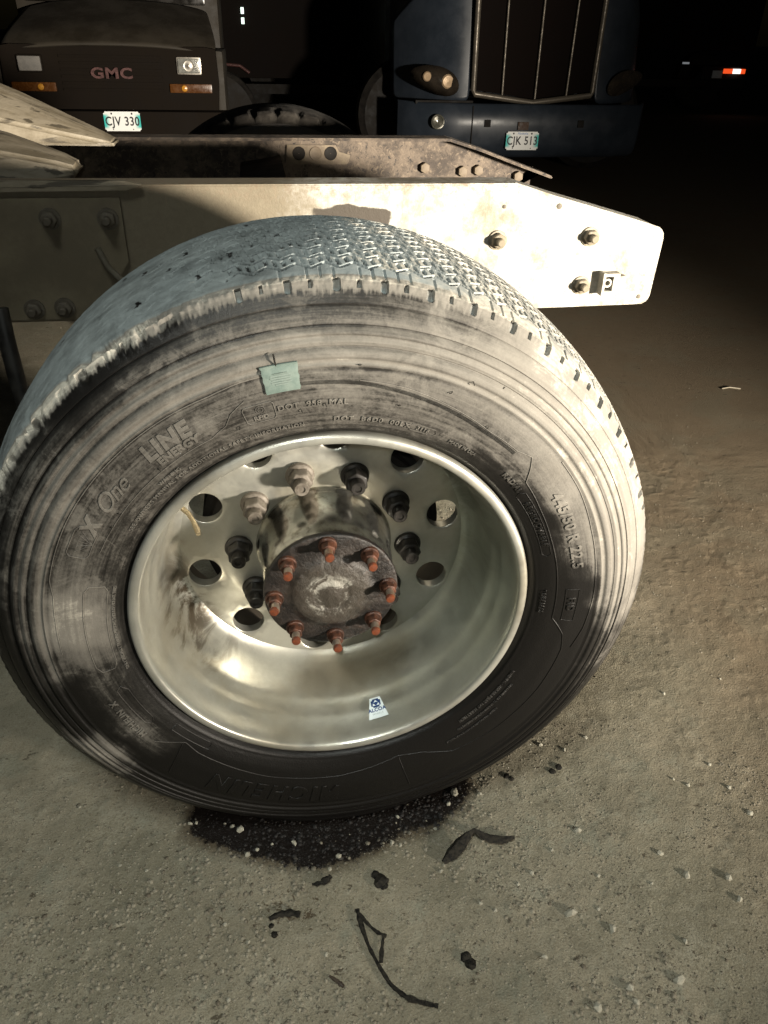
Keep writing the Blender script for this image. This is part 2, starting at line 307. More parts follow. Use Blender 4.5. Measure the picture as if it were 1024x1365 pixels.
# ================================================================== the truck: wheel
truck = empty('truck_chassis', (0, 0.6, GZ), 'pale semi truck frame with dusty wide tyre and deep aluminium rim in the foreground', 'truck')
wheel = bpy.data.objects.new('wheel', None); COL.objects.link(wheel); wheel.parent = truck; wheel.location = -Vector(truck.location)
wheel['label'] = 'wide dusty tyre on a deep aluminium rim with rusty hub'
DT = np.array([float(v) for v in '''
.42 .52 .50 .55 .80 .58 .36 .50
.42 .56 .55 .60 .82 .66 .45 .55
.32 .52 .58 .66 .92 .95 .85 .90
.06 .22 .60 .80 1.05 1.15 1.2 1.2
.00 .00 .66 .95 1.1 1.25 1.3 1.2
.00 .00 .42 .75 .85 1.0 1.1 .95
.00 .00 .02 .06 .40 .66 .74 .45
.00 .00 .00 .03 .24 .44 .42 .15
.00 .00 .00 .02 .12 .26 .22 .06
.00 .00 .00 .02 .05 .14 .10 .02
.03 .02 .00 .00 .02 .06 .03 .00
.06 .02 .00 .00 .00 .02 .00 .00
.08 .03 .00 .00 .00 .00 .00 .00
.12 .05 .00 .00 .00 .02 .00 .00
.14 .06 .00 .00 .00 .03 .00 .00
.18 .10 .02 .00 .06 .22 .12 .00
.20 .35 .70 .15 .80 1.2 .60 .00
.24 .34 .40 .10 .02 .00 .00 .00
.30 .80 1.5 1.2 .50 .25 .08 .00
.35 .48 .62 .55 .52 .44 .36 .12
.38 .45 .48 .48 .62 .50 .44 .20
.40 .46 .48 .48 .66 .40 .00 .00
.44 .50 .50 .50 .70 .42 .00 .00
.42 .52 .52 .52 .76 .50 .26 .42'''.split()]).reshape(24, 8)
DR = np.array([.30, .33, .36, .39, .42, .45, .48, .495])  # upper-right shoulder values raised to paint in the lamp's glare
def dust_light_at(th, r):
    x, z = np.sin(th) * r, np.cos(th) * r
    th = th + (fbm(x * 14, z * 14, 2, 31, 3) - .5) * .34; rr = r + (fbm(x * 18, z * 18, 7, 37, 3) - .5) * .024
    a = (np.degrees(th) % 360) / 15; i = np.floor(a).astype(int) % 24; f = a - np.floor(a); f = f * f * (3 - 2 * f)
    def rad(i): return np.stack([np.interp(rr, DR, DT[k]) for k in range(24)])[i, np.arange(rr.size)]
    th, rr, i, f = [np.ravel(v) for v in np.broadcast_arrays(th, rr, i, f)]
    d = rad(i) * (1 - f) + rad((i + 1) % 24) * f
    return d
# sidewall profile with its rings
SP = np.array([(.2955, .010), (.2990, .003), (.3035, -.006), (.312, -.014), (.330, -.0225), (.360, -.0310), (.395, -.0345), (.425, -.0315), (.450, -.0225), (.470, -.0095), (.484, .003), (.4915, .0115)])
def side_y(r):
    y = np.interp(r, SP[:, 0], SP[:, 1]); k = .004
    y = (np.interp(r - k, SP[:, 0], SP[:, 1]) + y + np.interp(r + k, SP[:, 0], SP[:, 1])) / 3
    def ring(c, wd, h): return h * np.exp(-((r - c) / wd) ** 4)
    return y - ring(.3085, .0022, .0016) - ring(.4030, .0016, .0020) - ring(.4160, .0052, .0036) + ring(.4245, .0014, .0016) - ring(.4310, .0026, .0020) - ring(.4410, .0030, .0030) + ring(.4475, .0012, .0020) - ring(.4590, .0062, .0020) + ring(.4685, .0010, .0018)
TH = np.radians(np.concatenate([np.arange(-118, -34, .34), np.arange(-34, 76, .155), np.arange(76, 92, .34), np.arange(92, 242, .8)]))
rs = np.concatenate([np.linspace(.2955, .400, 42), np.linspace(.402, .4900, 66)])
TW0, TW1 = .0115, .372; vs = np.linspace(0, 1, 250); rear = np.array([(.484, .382), (.46, .397), (.42, .408), (.38, .41), (.33, .40), (.305, .385), (.297, .372)])
T, S = np.meshgrid(TH, np.arange(len(rs) + len(vs) + len(rear)), indexing='ij')
prof_r = np.concatenate([rs, .4920 + .0205 * (1 - np.abs(2 * vs - 1) ** 2.6), rear[:, 0]]); prof_y = np.concatenate([side_y(rs), TW0 + vs * (TW1 - TW0), rear[:, 1]])
RR = np.tile(prof_r, (len(TH), 1)); YY = np.tile(prof_y, (len(TH), 1))
dg = np.degrees((T + PI) % (2 * PI) - PI)
# tread relief: zigzag grooves, sipes, half filled with mud towards the front of the truck
tv = np.tile(np.concatenate([np.full(len(rs), -1.0), vs * (TW1 - TW0), np.full(len(rear), -1.0)]), (len(TH), 1)); tr = tv >= 0
u = T * .513
tri = lambda q: np.abs((q % 1) - .5) * 4 - 1
fill = .09 + .91 * sstep(-24, 8, dg + (fbm(T * 30, tv * 60, 1, 9, 3) - .5) * 36)
dep = np.zeros(T.shape)
zq = tv - .0064 * tri(u / .036); rc = (zq - .034) / .0270; rf = rc - np.floor(rc); rb = np.floor(rc); inb = (zq > .030) & (zq < .345)
dep = .0085 * (1 - sstep(.065, .105, np.minimum(rf, 1 - rf))) * inb
sf = np.abs(((u + rb * .0052 + (rf - .5) * .005) / .0112) % 1 - .5); wob = .5 + .5 * nrand(np.floor((u + rb * .0052) / .0112), rb, 0 * rb, 4)
dep = np.maximum(dep, .0062 * (1 - sstep(.16, .24, sf)) * sstep(.20, .27, rf) * sstep(.80, .73, rf) * inb * wob); dep = np.where(tv < .022, 0, dep) * fill
wear = (fbm(T * 45, tv * 90, 4, 12, 3) - .5) * .0009
sipl = np.where((tv > .004) & (tv < .030) & (np.abs(((u / .0165) % 1) - .5) < .09) & (vn(u / .0165 - .5, 0, 0, 3) > .35), .0020, 0) * fill
RR = RR - np.where(tr, dep + sipl + wear * (1 - np.abs(2 * np.clip(tv, 0, 1) / .3605 - 1) ** 8), 0)
# shoulder slots and the chewed leading edge
slotmask = np.zeros(T.shape)
for k, ang in enumerate([-5.7 + 6.85 * j for j in range(-3, 14)]):
    for off, sz in ((0, .82), (3.2, .42)):
        du = (dg - ang - off) * PI / 180 * .495; sv = np.where(tr, tv, RR - .4915)       # metres across the shoulder edge
        e = (du / (.0058 * sz)) ** 4 + ((sv + .0030) / (.0085 * sz)) ** 4; slotmask = np.maximum(slotmask, 1 - sstep(.55, 1.15, e))
pre = (dg > -13) & (dg < 75); slotmask = np.where(pre, slotmask, 0)
YY = YY + slotmask * .0050; RR = RR - slotmask * .0032
chew = sstep(-14, -30, dg) * sstep(-100, -80, dg); edgew = np.exp(-((np.where(tr, tv, RR - .4915) - .003) / .011) ** 2) * (S < len(rs) + len(vs))
cn = np.maximum(fbm(T * 38, tv * 25, 6, 21, 4) - .45, 0) * 4 * edgew * chew
RR = RR - cn * .009; YY = YY + cn * .004
lump = .6 * edgew * np.where(np.abs(dg) < 118, 1, .2) * (fbm(T * 90, S * .16, 2, 5, 3) - .5); YY = YY - lump * .0042; RR = RR + lump * .0030
X3, Z3 = np.sin(T) * RR, np.cos(T) * RR
low = np.minimum(Z3, -.40); squash = np.maximum(-(low + .455), 0); YY = np.where(YY < .19, YY - squash * .35 * (YY < .19), YY + squash * .35)
Z3 = np.maximum(Z3, GZ + .0015 + 0 * Z3)
tm = grid_mesh(np.stack([X3, YY, Z3], -1), True, True); tm.flip_normals(); tm.set_sharp_from_angle(angle=R(42))
dv = dust_light_at(T.ravel(), np.minimum(RR, .495).ravel()).reshape(T.shape)
td = np.clip(.30 + .5 * sstep(-112, -40, dg) * sstep(100, 60, dg) + (fbm(T * 20, tv * 30, 8, 15, 3) - .5) * .4, 0, 1.0) * sstep(125, 85, np.abs(dg)); td = td + .38 * sstep(-12, 14, dg) * sstep(95, 70, dg)  # tread tops lightened on the lamp side to stand for its light
black = sstep(.018, .0, np.where(tr, tv, 9)) * chew; td = td * (1 - black * .3)
ev = np.where(tr, tv, RR - .4915); pale = sstep(-.013, -.006, ev + (fbm(T * 210, S * .03, 3, 41, 2) - .5) * .008) * sstep(.016, .006, ev) * np.maximum(chew * .95, sstep(-34, -20, dg) * sstep(40, 10, dg) * .55) * (S < len(rs) + len(vs))
bands = .26 * np.exp(-((RR - .4075) / .0035) ** 2) - .22 * np.exp(-((RR - .3985) / .0022) ** 2) - .20 * np.exp(-((RR - .4235) / .0016) ** 2) + .14 * np.exp(-((RR - .4330) / .0030) ** 2) - .24 * np.exp(-((RR - .4475) / .0016) ** 2) - .10 * np.exp(-((RR - .4685) / .0014) ** 2) - .12 * np.exp(-((RR - .3055) / .003) ** 2)
dv = np.clip(dv + bands * np.minimum(dv * 2.2, 1), 0, 1.1)
dv = np.where(S >= len(rs), td, dv); dv = dv * (1 - pale) + 1.38 * pale; dv = np.where(slotmask > .5, .95, dv); nick = tr & (tv > .03) & (nrand(np.floor(u / .021), np.floor(tv / .024), 0 * u, 8) > .90) & (np.abs((u / .021) % 1 - .5 + .6 * np.abs((tv / .024) % 1 - .5)) < .13) & (np.abs((tv / .024) % 1 - .5) < .30) & (fill < .6); dv = np.where(nick, .15, dv); dv = np.where(dep > .0030, dv * .40, dv)
fattr(tm, 'dust_light', dv); fattr(tm, 'tread', np.where(S >= len(rs) + 8, 1.0, np.where(slotmask > .4, 1.0, 0.0)) * (1 - .75 * sstep(5, 35, dg)) * (1 - np.minimum(pale * 1.5, 1)))
tyre = link('tyre', tm, M_TYRE, wheel)

def sidewall_obj(name, me, th0, r0, h=0.0, parent=wheel, mat=M_TYRE, boost=.0, curved=True):
    """flat mesh (x = along the arc clockwise, y = outward, z = relief) laid on the sidewall at angle th0 (degrees), radius r0"""
    n = len(me.vertices); co = np.zeros(n * 3, np.float32); me.vertices.foreach_get('co', co); co = co.reshape(-1, 3)
    r = r0 + co[:, 1]; th = R(th0) + co[:, 0] / r0
    y = side_y(r) - co[:, 2] - h
    o = np.stack([np.sin(th) * r, y, np.cos(th) * r], -1).astype(np.float32); me.vertices.foreach_set('co', o.reshape(-1)); me.update()
    if mat is M_TYRE:
        dd = dust_light_at(th.astype(float), r.astype(float)); fattr(me, 'dust_light', np.clip(dd + 1.15 * boost * np.where(co[:, 2] > .0005, 1, -9), 0, 1.2)); fattr(me, 'tread', np.zeros(n))  # letter tops paled and sides darkened to paint in relief shading
    return link(name, me, mat, parent, loc=(0, 0, 0))
def letters(s, th, r, size, name='raised_lettering', **k):
    depth = k.pop('depth', .0013); boost = k.pop('boost', .14)
    return sidewall_obj(name, text_me(s, size, depth, .0003, **k), th, r, 0, boost=boost)
letters('X', 301.5, .3685, .030, shear=.25, weight=.0012); letters('One', 310.0, .368, .034, shear=.55, spacing=.92, weight=-.0002)
letters('LINE', 326.3, .3730, .031, shear=.18, spacing=1.12, weight=.0012); letters('ENERGY', 327.0, .3545, .0155, shear=.15, spacing=1.08, weight=.0006)
letters('DOT  958  MAL', 356.0, .353, .0115, spacing=1.15); letters('DOT  B6D0  00LX', 9.0, .3265, .0105, spacing=1.25); letters('3116', 21.0, .3265, .0085, spacing=1.1)
letters('SEE OWNERS MANUAL FOR ADDITIONAL SAFETY INFORMATION', 328.5, .3215, .0082, spacing=1.2); letters('WARNING', 321.0, .3310, .0075)
letters('MADE IN USA', 32.0, .3245, .0070, spacing=1.05)
letters('RADIAL', 48.5, .3290, .0110, spacing=1.1, weight=.0003); letters('REGROOVABLE', 63.5, .3265, .0115, spacing=1.12, weight=.0003); letters('TUBELESS', 90.0, .3200, .0100, spacing=1.05)
letters('445/50 R 22.5', 68.0, .3670, .0225, spacing=1.12, weight=.0004, boost=.16); letters('F1D', 90.0, .3610, .0150, weight=.0004)
letters('MICHELIN  X', 244.0, .3570, .0135, spacing=1.1, weight=.0003, boost=.2)
letters('MICHELIN', 197.0, .3740, .0420, depth=.0012, spacing=1.25, shear=.12, weight=.0014, boost=.03)
letters('WARNING - SERIOUS INJURY MAY RESULT FROM', 128.0, .3215, .0062, boost=.25); letters('TIRE FAILURE DUE TO UNDERINFLATION OVERLOADING', 131.0, .3320, .0050, boost=.22)
letters('FOLLOW TIRE PLACARD INSTRUCTIONS IN VEHICLE', 138.0, .3420, .0046, boost=.22); letters('ONLY SPECIALLY TRAINED PERSONS SHOULD MOUNT TIRES', 272.0, .3150, .0056, boost=.18)
def arcline(pts, wd=.0011, h=.0010, closed=False, name='moulded_line', boost=.12):
    """thin raised line through polar points (degrees, radius)"""
    if closed: pts = pts + [pts[0]]
    P = []
    for (a, r), (b, q) in zip(pts[:-1], pts[1:]):
        n = max(2, int(abs(b - a) / 1.2) + int(abs(q - r) / .004))
        for k in range(n): P.append((a + (b - a) * k / n, r + (q - r) * k / n))
    P.append(pts[-1]); A = np.array([(math.radians(a) * .36, r) for a, r in P]); V = []; F = []
    for i in range(len(A)):
        t = A[min(i + 1, len(A) - 1)] - A[max(i - 1, 0)]; t = t / (np.linalg.norm(t) + 1e-9); nn = np.array([-t[1], t[0]])
        for s_, hh in ((-1, -.0003), (-.45, h), (.45, h), (1, -.0003)):
            q = A[i] + nn * s_ * wd; V.append((q[0], q[1], hh))
    for i in range(len(A) - 1):
        for k in range(3): F.append((4 * i + k, 4 * i + 4 + k, 4 * i + 5 + k, 4 * i + 1 + k))
    me = mesh([(x, r - .36, h_) for x, r, h_ in V], F, True)
    # x was measured at radius .36
    return sidewall_obj(name, me, 0, .36, boost=boost)
arcline([(287, .397), (292, .3975), (300, .3985), (330, .3985), (338, .3975), (344, .4005), (352, .4005)])
arcline([(287, .397), (283, .390), (276, .388), (268, .388)]); arcline([(296, .345), (303, .3440), (318, .3435), (334, .3440), (338, .352), (340, .365), (343.5, .376)])
arcline([(5, .3830), (14, .3800), (24, .3720), (34, .3650), (42, .3660), (45.5, .3735), (47.5, .362), (50.3, .3440), (60, .3390), (69, .3375), (79, .3385), (95, .3390), (97, .350), (99.5, .362), (104, .370), (118, .373), (135, .370), (147, .362), (155, .338), (161.5, .329), (170, .336), (180, .343), (200, .345), (222, .338), (227, .3320), (234, .3560)])
arcline([(50.7, .3990), (59, .3990), (69, .3955), (88, .3945), (97, .3905), (103, .383)]); arcline([(161.7, .332), (161.7, .393)]); arcline([(227.5, .334), (224.5, .392)])
arcline([(284.5, .3530), (286, .3480), (286, .3280), (284.5, .3230), (262, .3240), (260, .3290), (260, .3460), (262, .3520)], closed=True, boost=.2); arcline([(253, .3430), (254, .3360), (252, .3290), (240, .3290), (238.5, .3350), (240, .3420)], closed=True)
arcline([(233, .3270), (233, .3160), (220, .3160), (220, .3270)], closed=True, boost=.05)
arcline([(294.6, .3850), (300.3, .3850), (301.2, .3810), (301.2, .3610), (300.3, .3570), (294.6, .3570), (293.7, .3610), (293.7, .3810)], closed=True)
for q in (295.0, 296.4, 297.7, 299.0, 300.2): arcline([(297.6, .3575), (q, .3760)], .0007, .0007)
arcline([(342.6, .3660), (348.0, .3660), (348.4, .3630), (348.4, .3440), (347.8, .3405), (342.8, .3405), (342.2, .3440), (342.2, .3630)], closed=True); letters('RFID', 345.3, .3470, .0090)
for q in (.0030, .0058): arcline([(345.6 + math.degrees(q / .358) * math.cos(k * PI / 8), .3580 + q * math.sin(k * PI / 8)) for k in range(17)], .0006, .0008)
arcline([(18.2, .3210), (23.8, .3210), (24.4, .3265), (23.8, .3320), (18.2, .3320), (17.6, .3265)], .0006, .0008, closed=True)
arcline([(53.2, .3345), (73.8, .3330), (74.6, .3270), (73.8, .3205), (53.2, .3205), (52.4, .3270)], .0006, .0008, closed=True); arcline([(85.5, .3720), (95.0, .3700), (95.0, .3520), (85.5, .3520)], .0007, .0008, closed=True)
# serrated band: fine radial teeth
V = []; F = []
for k in range(235):
    a = -6 + k * .205; r0 = float(np.interp(a, [-6, 5, 18, 33, 43], [.3795, .3770, .3680, .3585, .3580])); x = R(a) * .36
    for dx, hh in ((-.00040, -.0002), (0, .0007), (.00040, -.0002)):
        V.append((x + dx, r0 - .36, hh)); V.append((x + dx, r0 + .0052 - .36, hh))
    i = k * 6; F += [(i, i + 2, i + 3, i + 1), (i + 2, i + 4, i + 5, i + 3)]
tag(sidewall_obj('serrated_band', mesh(V, F), 0, .36, boost=.08), kind='stuff')
# mould hairs
for a, r in ((340.5, .345), (358.5, .352), (353.5, .347), (5, .404), (14, .3555), (22.5, .392), (33, .366), (329, .350), (321, .346), (25, .414), (307, .349), (303, .347), (31, .424)):
    bx = Vector((random.uniform(-1, 1), random.uniform(-1, 1), 0)).normalized() * .005; p0 = Vector((math.sin(R(a)) * r, float(side_y(np.array([r]))[0]) - .0005, math.cos(R(a)) * r))
    e1 = Vector((math.cos(R(a)), 0, -math.sin(R(a)))); e2 = Vector((math.sin(R(a)), 0, math.cos(R(a))))
    link('rubber_hair', tube([p0, p0 + e1 * bx.x * .6 + e2 * bx.y * .6 + Vector((0, -.0028, 0)), p0 + e1 * bx.x + e2 * bx.y + Vector((0, -.0012, 0))], .0006, 5), M_SCRAP, wheel, loc=(0, 0, 0))
# green label pad stuck on the sidewall, with its lines of print
def pad(wd, ht, t, n=8, wob=.0012):
    V = []; F = []
    for k in (0, 1):
        for j in range(n + 1):
            for i in range(n + 1):
                x = (i / n - .5) * wd; y = (j / n - .5) * ht; e = max(abs(i / n - .5), abs(j / n - .5)) > .49
                V.append((x + (random.uniform(-1, 1) * wob if e and k else 0), y, (t if k else -.0015) - (.0008 if e and k else 0)))
    N = (n + 1) ** 2; I = lambda i, j: j * (n + 1) + i
    for j in range(n):
        for i in range(n): F.append((N + I(i, j), N + I(i + 1, j), N + I(i + 1, j + 1), N + I(i, j + 1)))
    for i in range(n): F += [(I(i, 0), I(i + 1, 0), N + I(i + 1, 0), N + I(i, 0)), (N + I(i, n), N + I(i + 1, n), I(i + 1, n), I(i, n)), (N + I(0, i), N + I(0, i + 1), I(0, i + 1), I(0, i)), (I(n, i), I(n, i + 1), N + I(n, i + 1), N + I(n, i))]
    return mesh(V, F, True, 40)
po = sidewall_obj('label_pad', pad(.043, .036, .0042), 351.0, .3945, mat=M_PATCH); po['label'] = 'small green label pad stuck on the sidewall'
for k in range(6):
    wdt = (.018, .024, .026, .022, .025, .016)[k]; me = mesh([(-wdt / 2, -.0006, .0048), (wdt / 2, -.0006, .0048), (wdt / 2, .0006, .0048), (-wdt / 2, .0006, .0048)], [(0, 1, 2, 3)])
    sidewall_obj('print_line', me, 351.0, .4020 - k * .0029, mat=M_PATCHL)
link('wire_tie', tube([Vector((math.sin(R(350.6)) * r, -.0375 - h, math.cos(R(350.6)) * r)) for r, h in ((.411, .0), (.418, .004), (.425, -.002))], .0011, 6), M_SCRAP, wheel, loc=(0, 0, 0))

# ---------------------------------------------------------------- rim
RP = [(.2900, .012), (.2965, .0085), (.2985, .002), (.2984, -.005), (.2968, -.0095), (.2930, -.0112), (.2880, -.0112), (.2842, -.0092), (.2818, -.004), (.2806, .006), (.2800, .018), (.2785, .030), (.2760, .040), (.2735, .048), (.2722, .060), (.2690, .072), (.2645, .082), (.2625, .094), (.2612, .112), (.2600, .132), (.2580, .148), (.2540, .160), (.2480, .170), (.2420, .1765), (.2380, .1795)]
def fine(P, k=3):
    P = np.array(P); t = np.arange(len(P)); q = np.linspace(0, len(P) - 1, (len(P) - 1) * k + 1)
    o = np.stack([np.interp(q, t, P[:, i]) for i in (0, 1)], -1); c = o.copy(); c[1:-1] = (o[:-2] + 2 * o[1:-1] + o[2:]) / 4; c[1:-1] = (c[:-2] + 2 * c[1:-1] + c[2:]) / 4; return c
rimm = lathe(fine(RP), 256, smooth=True, sharp=0); rimm.flip_normals()
def grime_shade(me):
    n = len(me.vertices); co = np.zeros(n * 3, np.float32); me.vertices.foreach_get('co', co); co = co.reshape(-1, 3)
    a = np.degrees(np.arctan2(co[:, 0], co[:, 2])) % 360; r = np.hypot(co[:, 0], co[:, 2])
    g = np.exp(-((a - 250) / 26) ** 2) * sstep(.215, .242, r) * sstep(.272, .262, r) * 1.0 + np.exp(-((a - 68) / 34) ** 2) * 1.0 * sstep(.228, .248, r) * sstep(.282, .262, r)  # left lobe is real dirt; right lobe also paints the barrel's shade
    fattr(me, 'grime_shade', g); fattr(me, 'green_shade', np.exp(-((a - 88) / 48) ** 2) * sstep(.215, .245, r) * sstep(.290, .276, r))  # green-grey tone paints shade on the barrel's right side
grime_shade(rimm); rim = link('rim', rimm, M_RIM, wheel)
HA = [5.7 + 36 * k for k in range(10)]; HR, HH = .2076, .0272
pts = []; edges = []
def ringpts(cx, cz, r, n):
    b = len(pts)
    for k in range(n): a = 2 * PI * k / n; pts.append(Vector((cx + r * math.sin(a), cz + r * math.cos(a))))
    for k in range(n): edges.append((b + k, b + (k + 1) % n))
ringpts(0, 0, .2380, 256); ringpts(0, 0, .105, 96)
for a in HA:
    cx, cz = HR * math.sin(R(a)), HR * math.cos(R(a)); ringpts(cx, cz, HH, 40); ringpts(cx, cz, HH + .0022, 40)
for r, n in ((.115, 96), (.122, 96), (.130, 100), (.140, 100), (.150, 110), (.160, 120), (.168, 120), (.1745, 130), (.19, 130), (.2065, 140), (.222, 150), (.2365, 200)):
    for k in range(n):
        p = Vector((r * math.sin(2 * PI * k / n), r * math.cos(2 * PI * k / n)))
        if all((p - Vector((HR * math.sin(R(a)), HR * math.cos(R(a))))).length > HH + .004 for a in HA): pts.append(p)
vo, _, fo, *_ = delaunay_2d_cdt(pts, edges, [], 0, 1e-6)
HC = [Vector((HR * math.sin(R(a)), HR * math.cos(R(a)))) for a in HA]
def disc_y(p):
    r = p.length; y = float(np.interp(r, [.10, .160, .172, .19, .225, .238], [.1760, .1760, .1785, .1800, .1800, .1795]))
    return y + (.0016 if any((p - c).length < HH + .0004 for c in HC) else 0)
fs = []
for f in fo:
    c = sum((vo[i] for i in f), Vector((0, 0))) / len(f)
    if .105 < c.length < .2385 and all((c - h).length > HH * .995 for h in HC): fs.append(tuple(f))
V = [(p.x, disc_y(p), p.y) for p in vo]
# walls of the hand holes
for h in HC:
    b = len(V); n = 40
    for yy in (.1814, .1900, .1990):
        for k in range(n): a = 2 * PI * k / n; V.append((h.x + HH * math.sin(a), yy, h.y + HH * math.cos(a)))
    for j in (0, 1):
        for k in range(n): fs.append((b + j * n + k, b + j * n + (k + 1) % n, b + (j + 1) * n + (k + 1) % n, b + (j + 1) * n + k))
dm = mesh(V, fs, True, 40); bm = bmesh.new(); bm.from_mesh(dm); bmesh.ops.recalc_face_normals(bm, faces=bm.faces)
if sum(f.normal.y * f.calc_area() for f in bm.faces) > 0: bmesh.ops.reverse_faces(bm, faces=bm.faces)
bm.to_mesh(dm); bm.free(); dm.set_sharp_from_angle(angle=R(40)); grime_shade(dm)
link('rim_disc', dm, M_RIM, wheel)
# brake drum and back barrel behind the disc
link('brake_drum', lathe([(.08, .200), (.178, .200), (.190, .206), (.194, .22), (.205, .225), (.205, .40), (.10, .41)], 64), M_DARK, wheel); link('rim_barrel', lathe([(.2380, .1805), (.250, .186), (.252, .25), (.262, .30), (.29, .36), (.2985, .372)], 96), pbr('barrel_inside', (.10, .085, .065), (.18, .155, .12), 20, (.5, .7), .3), wheel)
# hub
link('hub', lathe(fine([(.1150, .1775), (.1135, .170), (.1105, .166), (.1085, .160), (.1070, .120), (.1045, .085), (.1000, .074), (.0985, .066), (.0985, .058)], 2), 128, sharp=50), M_HUB, wheel)
nb = 128; pr = fine([(.0985, .0600), (.1035, .0590), (.1050, .0560), (.1050, .0490), (.1030, .0465), (.0700, .0462), (.0640, .0440), (.0600, .0410), (.0500, .0385), (.0360, .0375), (.0300, .0380), (.0270, .0388), (.0240, .0384), (.0130, .0370), (.0002, .0360)], 4)
th = np.linspace(0, 2 * PI, nb, endpoint=False); V = np.stack([np.outer(np.sin(th), pr[:, 0]), np.tile(pr[:, 1], (nb, 1)), np.outer(np.cos(th), pr[:, 0])], -1)
nz = fbm(V[..., 0] * 60, V[..., 1] * 60, V[..., 2] * 60, 3, 4) - .5; V[..., 1] += nz * .0040 * (np.tile(pr[:, 0], (nb, 1)) < .1); fm = grid_mesh(V, True); fm.flip_normals(); fm.set_sharp_from_angle(angle=R(50))
link('hub_flange', fm, M_FLANGE, wheel)
def hexnut(r, y0, y1, cham=.0025, a0=0.0, hole=0.0):
    V = []; F = []
    for y, rr in ((y0, r), (y1 + cham, r), (y1, r * .90)):
        for k in range(6): V.append((rr * math.sin(k * PI / 3 + a0), y, rr * math.cos(k * PI / 3 + a0)))
    for j in (0, 1):
        for k in range(6): F.append((j * 6 + k, j * 6 + (k + 1) % 6, j * 6 + 6 + (k + 1) % 6, j * 6 + 6 + k))
    F.append(tuple(12 + k for k in range(6))); bm = bmesh.new(); bm.from_mesh(mesh(V, F))
    bmesh.ops.bevel(bm, geom=list(bm.edges), offset=.0007, segments=1, affect='EDGES'); return bm_mesh(bm)
def join(ms):
    bm = bmesh.new()
    for q in ms: bm.from_mesh(q)
    return bm_mesh(bm, True, 32)
lug = join([lathe([(.001, .0), (.0225, .0), (.0235, -.003), (.0222, -.0075), (.0185, -.0105), (.001, -.0110)], 32), hexnut(.0195, -.009, -.031), lathe([(.0118, -.029), (.0118, -.0465), (.0108, -.0480), (.0062, -.0480), (.0052, -.0460), (.0002, -.0458)], 20)])
lugs = {}
for k in range(10):
    a = 3.2 + 18 + 36 * k; md = M_NUTL if k in (8, 9) else M_NUTD; key = md.name
    if key not in lugs: lugs[key] = lug.copy(); lugs[key].materials.append(md)
    o = link('lug_nut', lugs[key], None, wheel, mtx=Matrix.Translation((.1429 * math.sin(R(a)), .1755, .1429 * math.cos(R(a)))) @ Matrix.Rotation(R(17 * k), 4, 'Y'))
    o['label'] = 'lug nut with a pale dusty coat' if k in (8, 9) else 'lug nut black with oil'
snut = join([lathe([(.0135, .002), (.0135, -.004), (.0122, -.0055), (.001, -.0056)], 24), hexnut(.0108, -.004, -.0170, .0015)]); stud = lathe([(.0062, -.014), (.0062, -.0300), (.0058, -.0310), (.0010, -.0310)], 18); tip = lathe([(.0066, -.0295), (.0068, -.0330), (.0060, -.0350), (.0002, -.0356)], 18)
snut.materials.append(M_NUTR); stud.materials.append(M_STUD); tip.materials.append(M_TIP)
for k in range(8):
    a = -3 + 45 * k; p = (.0885 * math.sin(R(a)), .0465, .0885 * math.cos(R(a)))
    for nm, me, s in (('stud_nut', snut, 1), ('hub_stud', stud, 1), ('painted_stud_tip', tip, 1)):
        o = link(nm, me, None, wheel, loc=p); o.rotation_euler = (R(random.uniform(-2, 2)), R(23 * k), R(random.uniform(-2, 2))); o.scale = (1.05, 1.05, 1.05)
# valve stem
link('valve_stem', tube([(-.238, .172, .106), (-.226, .160, .102), (-.212, .142, .098), (-.204, .124, .094), (-.198, .108, .088), (-.1965, .101, .086)], [.0042, .0042, .0042, .0040, .0048, .0036], 10), M_BRASS, wheel)
# manufacturer's sticker on the rim barrel
rp = fine(RP); yy_, rr_ = rp[:, 1], rp[:, 0]; kk = np.argsort(yy_[20:]); BY, BR = yy_[20:][kk], rr_[20:][kk]
def barrel_obj(name, me, a0, y0, mat, lift):
    n = len(me.vertices); co = np.zeros(n * 3, np.float32); me.vertices.foreach_get('co', co); co = co.reshape(-1, 3)
    y = y0 + co[:, 1]; r = np.interp(y, BY, BR) - lift; a = R(a0) - co[:, 0] / .27
    me.vertices.foreach_set('co', np.stack([np.sin(a) * r, y, np.cos(a) * r], -1).astype(np.float32).reshape(-1)); me.update(); return link(name, me, mat, wheel)
def flat_grid(w0, w1, h, nx=8, ny=8):
    V = np.zeros((nx + 1, ny + 1, 3))
    for i in range(nx + 1):
        for j in range(ny + 1): wd = w0 + (w1 - w0) * j / ny; V[i, j] = ((i / nx - .5) * wd, (j / ny - .5) * h, 0)
    return grid_mesh(V)
SA, SY = 164.0, .0445
barrel_obj('rim_sticker', flat_grid(.0345, .0190, .0400), SA, SY, M_PAPER, .0030)['label'] = 'white sticker with a blue emblem'
bm = bmesh.new(); add_box(bm, (-.0085, -.0085, -.0001), (.0085, .0085, .0001)); bmesh.ops.bevel(bm, geom=[e for e in bm.edges if abs(e.verts[0].co.z - e.verts[1].co.z) > .0001], offset=.003, segments=3, affect='EDGES')
barrel_obj('sticker_emblem', bm_mesh(bm), SA, SY + .0085, M_BLUE, .0035)
def disc2(cx, cy, r, n=6, a0=0): return mesh([(cx + r * math.cos(2 * PI * k / n + a0), cy + r * math.sin(2 * PI * k / n + a0), 0) for k in range(n)], [tuple(range(n))])
